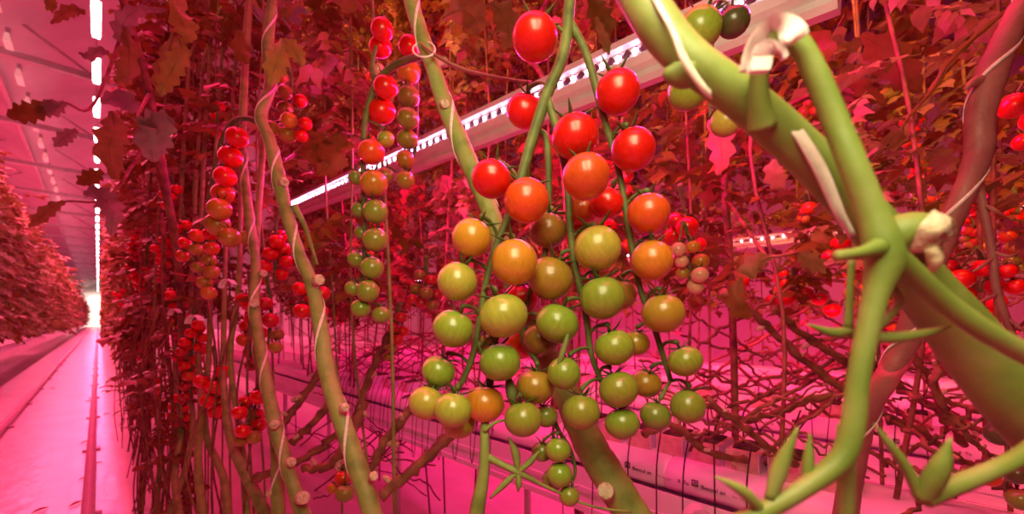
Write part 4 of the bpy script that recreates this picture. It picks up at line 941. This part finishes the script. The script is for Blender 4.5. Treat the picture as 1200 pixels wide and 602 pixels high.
# leaves high in the middle and right
pts = [(560, -60, 1.3, 3), (585, 30, 1.25, 3), (610, 60, 1.2, 3), (640, 100, 1.2, 3), (662, 220, 1.2, 3), (668, 400, 1.2, 3.5), (675, 560, 1.2, 4)]
lv = [([(520, 22, .8, 2), (540, 12, .8, 14), (556, 22, .8, 16), (562, 38, .8, 3)], M['leafbrown'], 0), ([(575, 4, .8, 2), (590, 18, .8, 15), (596, 40, .8, 12), (590, 58, .8, 2)], M['leafbrown'], 0), ([(690, -4, .7, 3), (700, 14, .7, 12), (708, 32, .7, 12), (702, 52, .7, 2)], M['leafdark'], 0), ([(698, 20, .66, 2), (704, 36, .66, 5), (711, 54, .66, 5), (714, 64, .66, 1)], M['leafbrown'], 0), ([(672, 5, .8, 2), (684, -4, .8, 12), (696, 10, .8, 12), (700, 30, .8, 2)], M['leafbrown'], 0)]
key_plant('tomato plant with olive brown leaves above the red top of the big truss', pts, M['vine'], leaves=lv, side=[[(585, 30, 1.25, 2), (575, 4, .8, 2)], [(560, -40, 1.3, 2), (520, 22, .8, 2)], [(610, 60, 1.2, 2), (660, -30, .85, 2), (690, -4, .7, 2)]])
pts = [(845, 130, 1.0, 4), (850, 230, 1.0, 4), (855, 300, 1.05, 4), (860, 420, 1.1, 4), (862, 530, 1.1, 4)]
lv = [([(905, 300, .7, 2), (890, 305, .7, 10), (880, 314, .7, 12), (884, 326, .7, 2)], M['leafpale'], 0), ([(935, 296, .7, 2), (945, 302, .7, 9), (958, 312, .7, 8), (968, 320, .7, 1)], M['leafpale'], 0), ([(908, 186, .8, 2), (906, 200, .8, 10), (912, 214, .8, 9), (920, 222, .8, 1)], M['leafpale'], 0), ([(838, 122, .72, 2), (842, 150, .72, 12), (846, 180, .72, 12), (842, 205, .72, 2)], M['leafbrown'], 0), ([(1088, 178, .8, 3), (1098, 182, .8, 10), (1110, 194, .8, 9), (1112, 204, .8, 1)], M['leafpale'], 0), ([(1058, 214, .85, 2), (1070, 216, .85, 9), (1080, 224, .85, 6), (1084, 230, .85, 1)], M['leafpale'], 0),
      ([(1010, 40, .75, 2), (1035, 60, .75, 16), (1062, 90, .75, 14), (1080, 108, .75, 2)], M['leafdark'], 0), ([(990, 90, .75, 2), (1005, 98, .75, 7), (1022, 112, .75, 7), (1040, 124, .75, 1)], M['leafdark'], 0), ([(940, 60, .75, 2), (955, 45, .75, 9), (968, 60, .75, 9), (955, 80, .75, 2)], M['leafdark'], 0), ([(868, 325, .72, 2), (862, 345, .72, 9), (866, 362, .72, 10), (880, 372, .72, 3)], M['leafdark'], 0)]
key_plant('tomato plant behind the thick stem with pale leaves under the tiny LED gap', pts, M['vine'], leaves=lv, side=[[(850, 230, 1.0, 2), (890, 290, .8, 2), (905, 300, .7, 2), (935, 296, .7, 1.5)], [(845, 150, 1.0, 2), (870, 110, .8, 2), (838, 122, .72, 2)], [(850, 160, 1.0, 2), (930, 120, .9, 2), (1000, 85, .75, 2), (1040, 70, .75, 1.5)]])

# ---------------------------------------------------------------- old vines over the gutters
OV = [[(448, 580, .62, 6), (480, 552, .64, 6), (513, 526, .66, 6), (545, 497, .7, 6), (585, 470, .74, 5)], [(430, 560, .8, 4), (450, 520, .82, 5), (476, 486, .84, 5), (505, 455, .86, 4)], [(380, 520, 1.0, 4), (415, 490, 1.0, 4), (436, 434, 1.0, 4), (456, 392, 1.05, 4), (470, 365, 1.05, 3)], [(355, 550, .9, 4), (392, 540, .9, 5), (430, 470, .95, 4)], [(340, 520, 1.0, 4), (372, 490, 1.0, 4), (400, 455, 1.05, 4)],
      [(330, 500, 1.0, 4), (352, 470, 1.05, 4), (378, 430, 1.1, 4)], [(300, 560, .95, 5), (340, 545, .95, 4), (385, 520, 1.0, 4)], [(826, 466, .7, 3), (870, 500, .72, 4), (905, 525, .74, 4), (935, 545, .76, 4)], [(755, 510, .8, 4), (790, 498, .82, 4), (830, 530, .84, 4), (880, 540, .86, 4), (930, 545, .9, 4)], [(820, 470, .9, 3), (875, 492, .92, 4), (940, 470, .95, 4), (1000, 455, .95, 4), (1060, 430, 1.0, 4)], [(845, 340, .8, 4), (890, 375, .85, 4), (945, 425, .9, 4), (1000, 462, .9, 4)], [(905, 360, .9, 3), (945, 395, .95, 4), (1000, 430, 1.0, 4)],
      [(1045, 395, .7, 3), (1090, 440, .7, 4), (1104, 480, .7, 4), (1130, 520, .7, 4)], [(1020, 480, .8, 3), (1070, 500, .8, 4), (1120, 535, .8, 4), (1180, 570, .8, 4)], [(1010, 420, .9, 4), (1080, 470, .9, 4), (1150, 505, .9, 4)], [(1095, 395, .6, 3), (1098, 460, .6, 4), (1125, 500, .6, 3), (1165, 545, .6, 2)]]
OL = ['thick and knotted, rising to the lower left of the big truss', 'knotted, just left of the thick one', 'long, under the slim truss tip', 'right of the left stem foot', 'behind the thick left stem', 'left of the thick left stem', 'level, between the left stems', 'dropping from the lowest right green fruit', 'draped over the cubes', 'sagging long across the second gutter', 'falling steeply right of the big truss', 'steep, next to the forked stalk', 'under the thick right stem', 'low right, crossing the second slab', 'crossing under the forked stalk', 'dark and forked at lower right']
for pts, l_ in zip(OV, OL):
    o = thing('tomato_vine', P(*pts[0][:3]), 'bare brown vine %s' % l_, 'vine', 'old vines over the gutters'); WL[o.name] = tuple(o.location)
    a = Acc(); q = cr([(*P(x, y, d), h/FPX*d) for x, y, d, h in pts], 7)
    for i in range(len(q)):
        q[i, :3] += nrg.normal(0, .0022, 3); q[i, 3] *= 1+.35*(i % 4 == 0)
    tube(a, q, 7, raw=True); a.build('stem', M['vine'], o)
    for i in range(3, len(q)-1, 5):
        a = Acc(); dv = nrg.normal(0, 1, 3); dv /= np.linalg.norm(dv); tube(a, [(*q[i, :3], q[i, 3]*.6), (*(q[i, :3]+dv*q[i, 3]*2), q[i, 3]*.6), (*(q[i, :3]+dv*q[i, 3]*2.6), q[i, 3]*.45)], 6, 2)
        a.build('cut_stub', M['stub'], o)
def netvine(k, region, label, group):
    x0, x1, y0, y1, Xa, Xb, hw = region
    s = rng.choice([-1, 1]); px = rng.uniform(x0, x1); py = rng.uniform(y0, y1); X = rng.uniform(Xa, Xb); pts = []; px = max(px, 420) if Xa > .7 else px
    n = 6; L_ = rng.uniform(80, 190); sl = rng.uniform(.25, .75)*s
    for i in range(n):
        t = i/(n-1)-.5
        pts.append((*PX(px+L_*t, py+sl*L_*t+rng.uniform(-7, 7), X+rng.uniform(-.04, .04)), 0))
    q = np.array(pts); d = X
    q[:, 3] = rng.uniform(.6, 1.3)*hw/FPX*d
    a = Acc(); q = cr(q, 5); q[:, :3] += nrg.normal(0, .003, (len(q), 3)); tube(a, q, 5, raw=True)
    tag(a.build('tomato_vine', M['vine']), label, 'vine', group)
for k in range(60): netvine(k, (770, 1190, 375, 480, 1.15, 1.75, 1.5), 'thin dark vine in the tangled net right of the big truss', 'thin vines tangled right of the big truss')
for k in range(46): netvine(k, (370, 560, 370, 432, 1.1, 1.8, 1.3), 'thin dark vine in the tangled net left of the big truss', 'thin vines tangled left of the big truss')
for k in range(16): netvine(k, (820, 1190, 480, 590, .8, 1.05, 1.8), 'thin bare vine lying over the slabs at lower right', 'thin vines over the slabs at lower right')
for k in range(14): netvine(k, (300, 480, 450, 590, .75, 1.0, 2.2), 'thin dark vine over the gutter at lower left', 'thin vines over the gutter at lower left')

# ---------------------------------------------------------------- render settings
vs = sc.view_settings; vs.view_transform = 'Standard'; vs.look = 'None'; vs.exposure = 0; vs.gamma = 1; vs.use_curve_mapping = False
sc.cycles.use_denoising = True
sc.cycles.max_bounces = 6; sc.cycles.diffuse_bounces = 4; sc.cycles.glossy_bounces = 2; sc.cycles.transmission_bounces = 2
sc.cycles.caustics_reflective = False; sc.cycles.caustics_refractive = False
sc.cycles.sample_clamp_indirect = 4
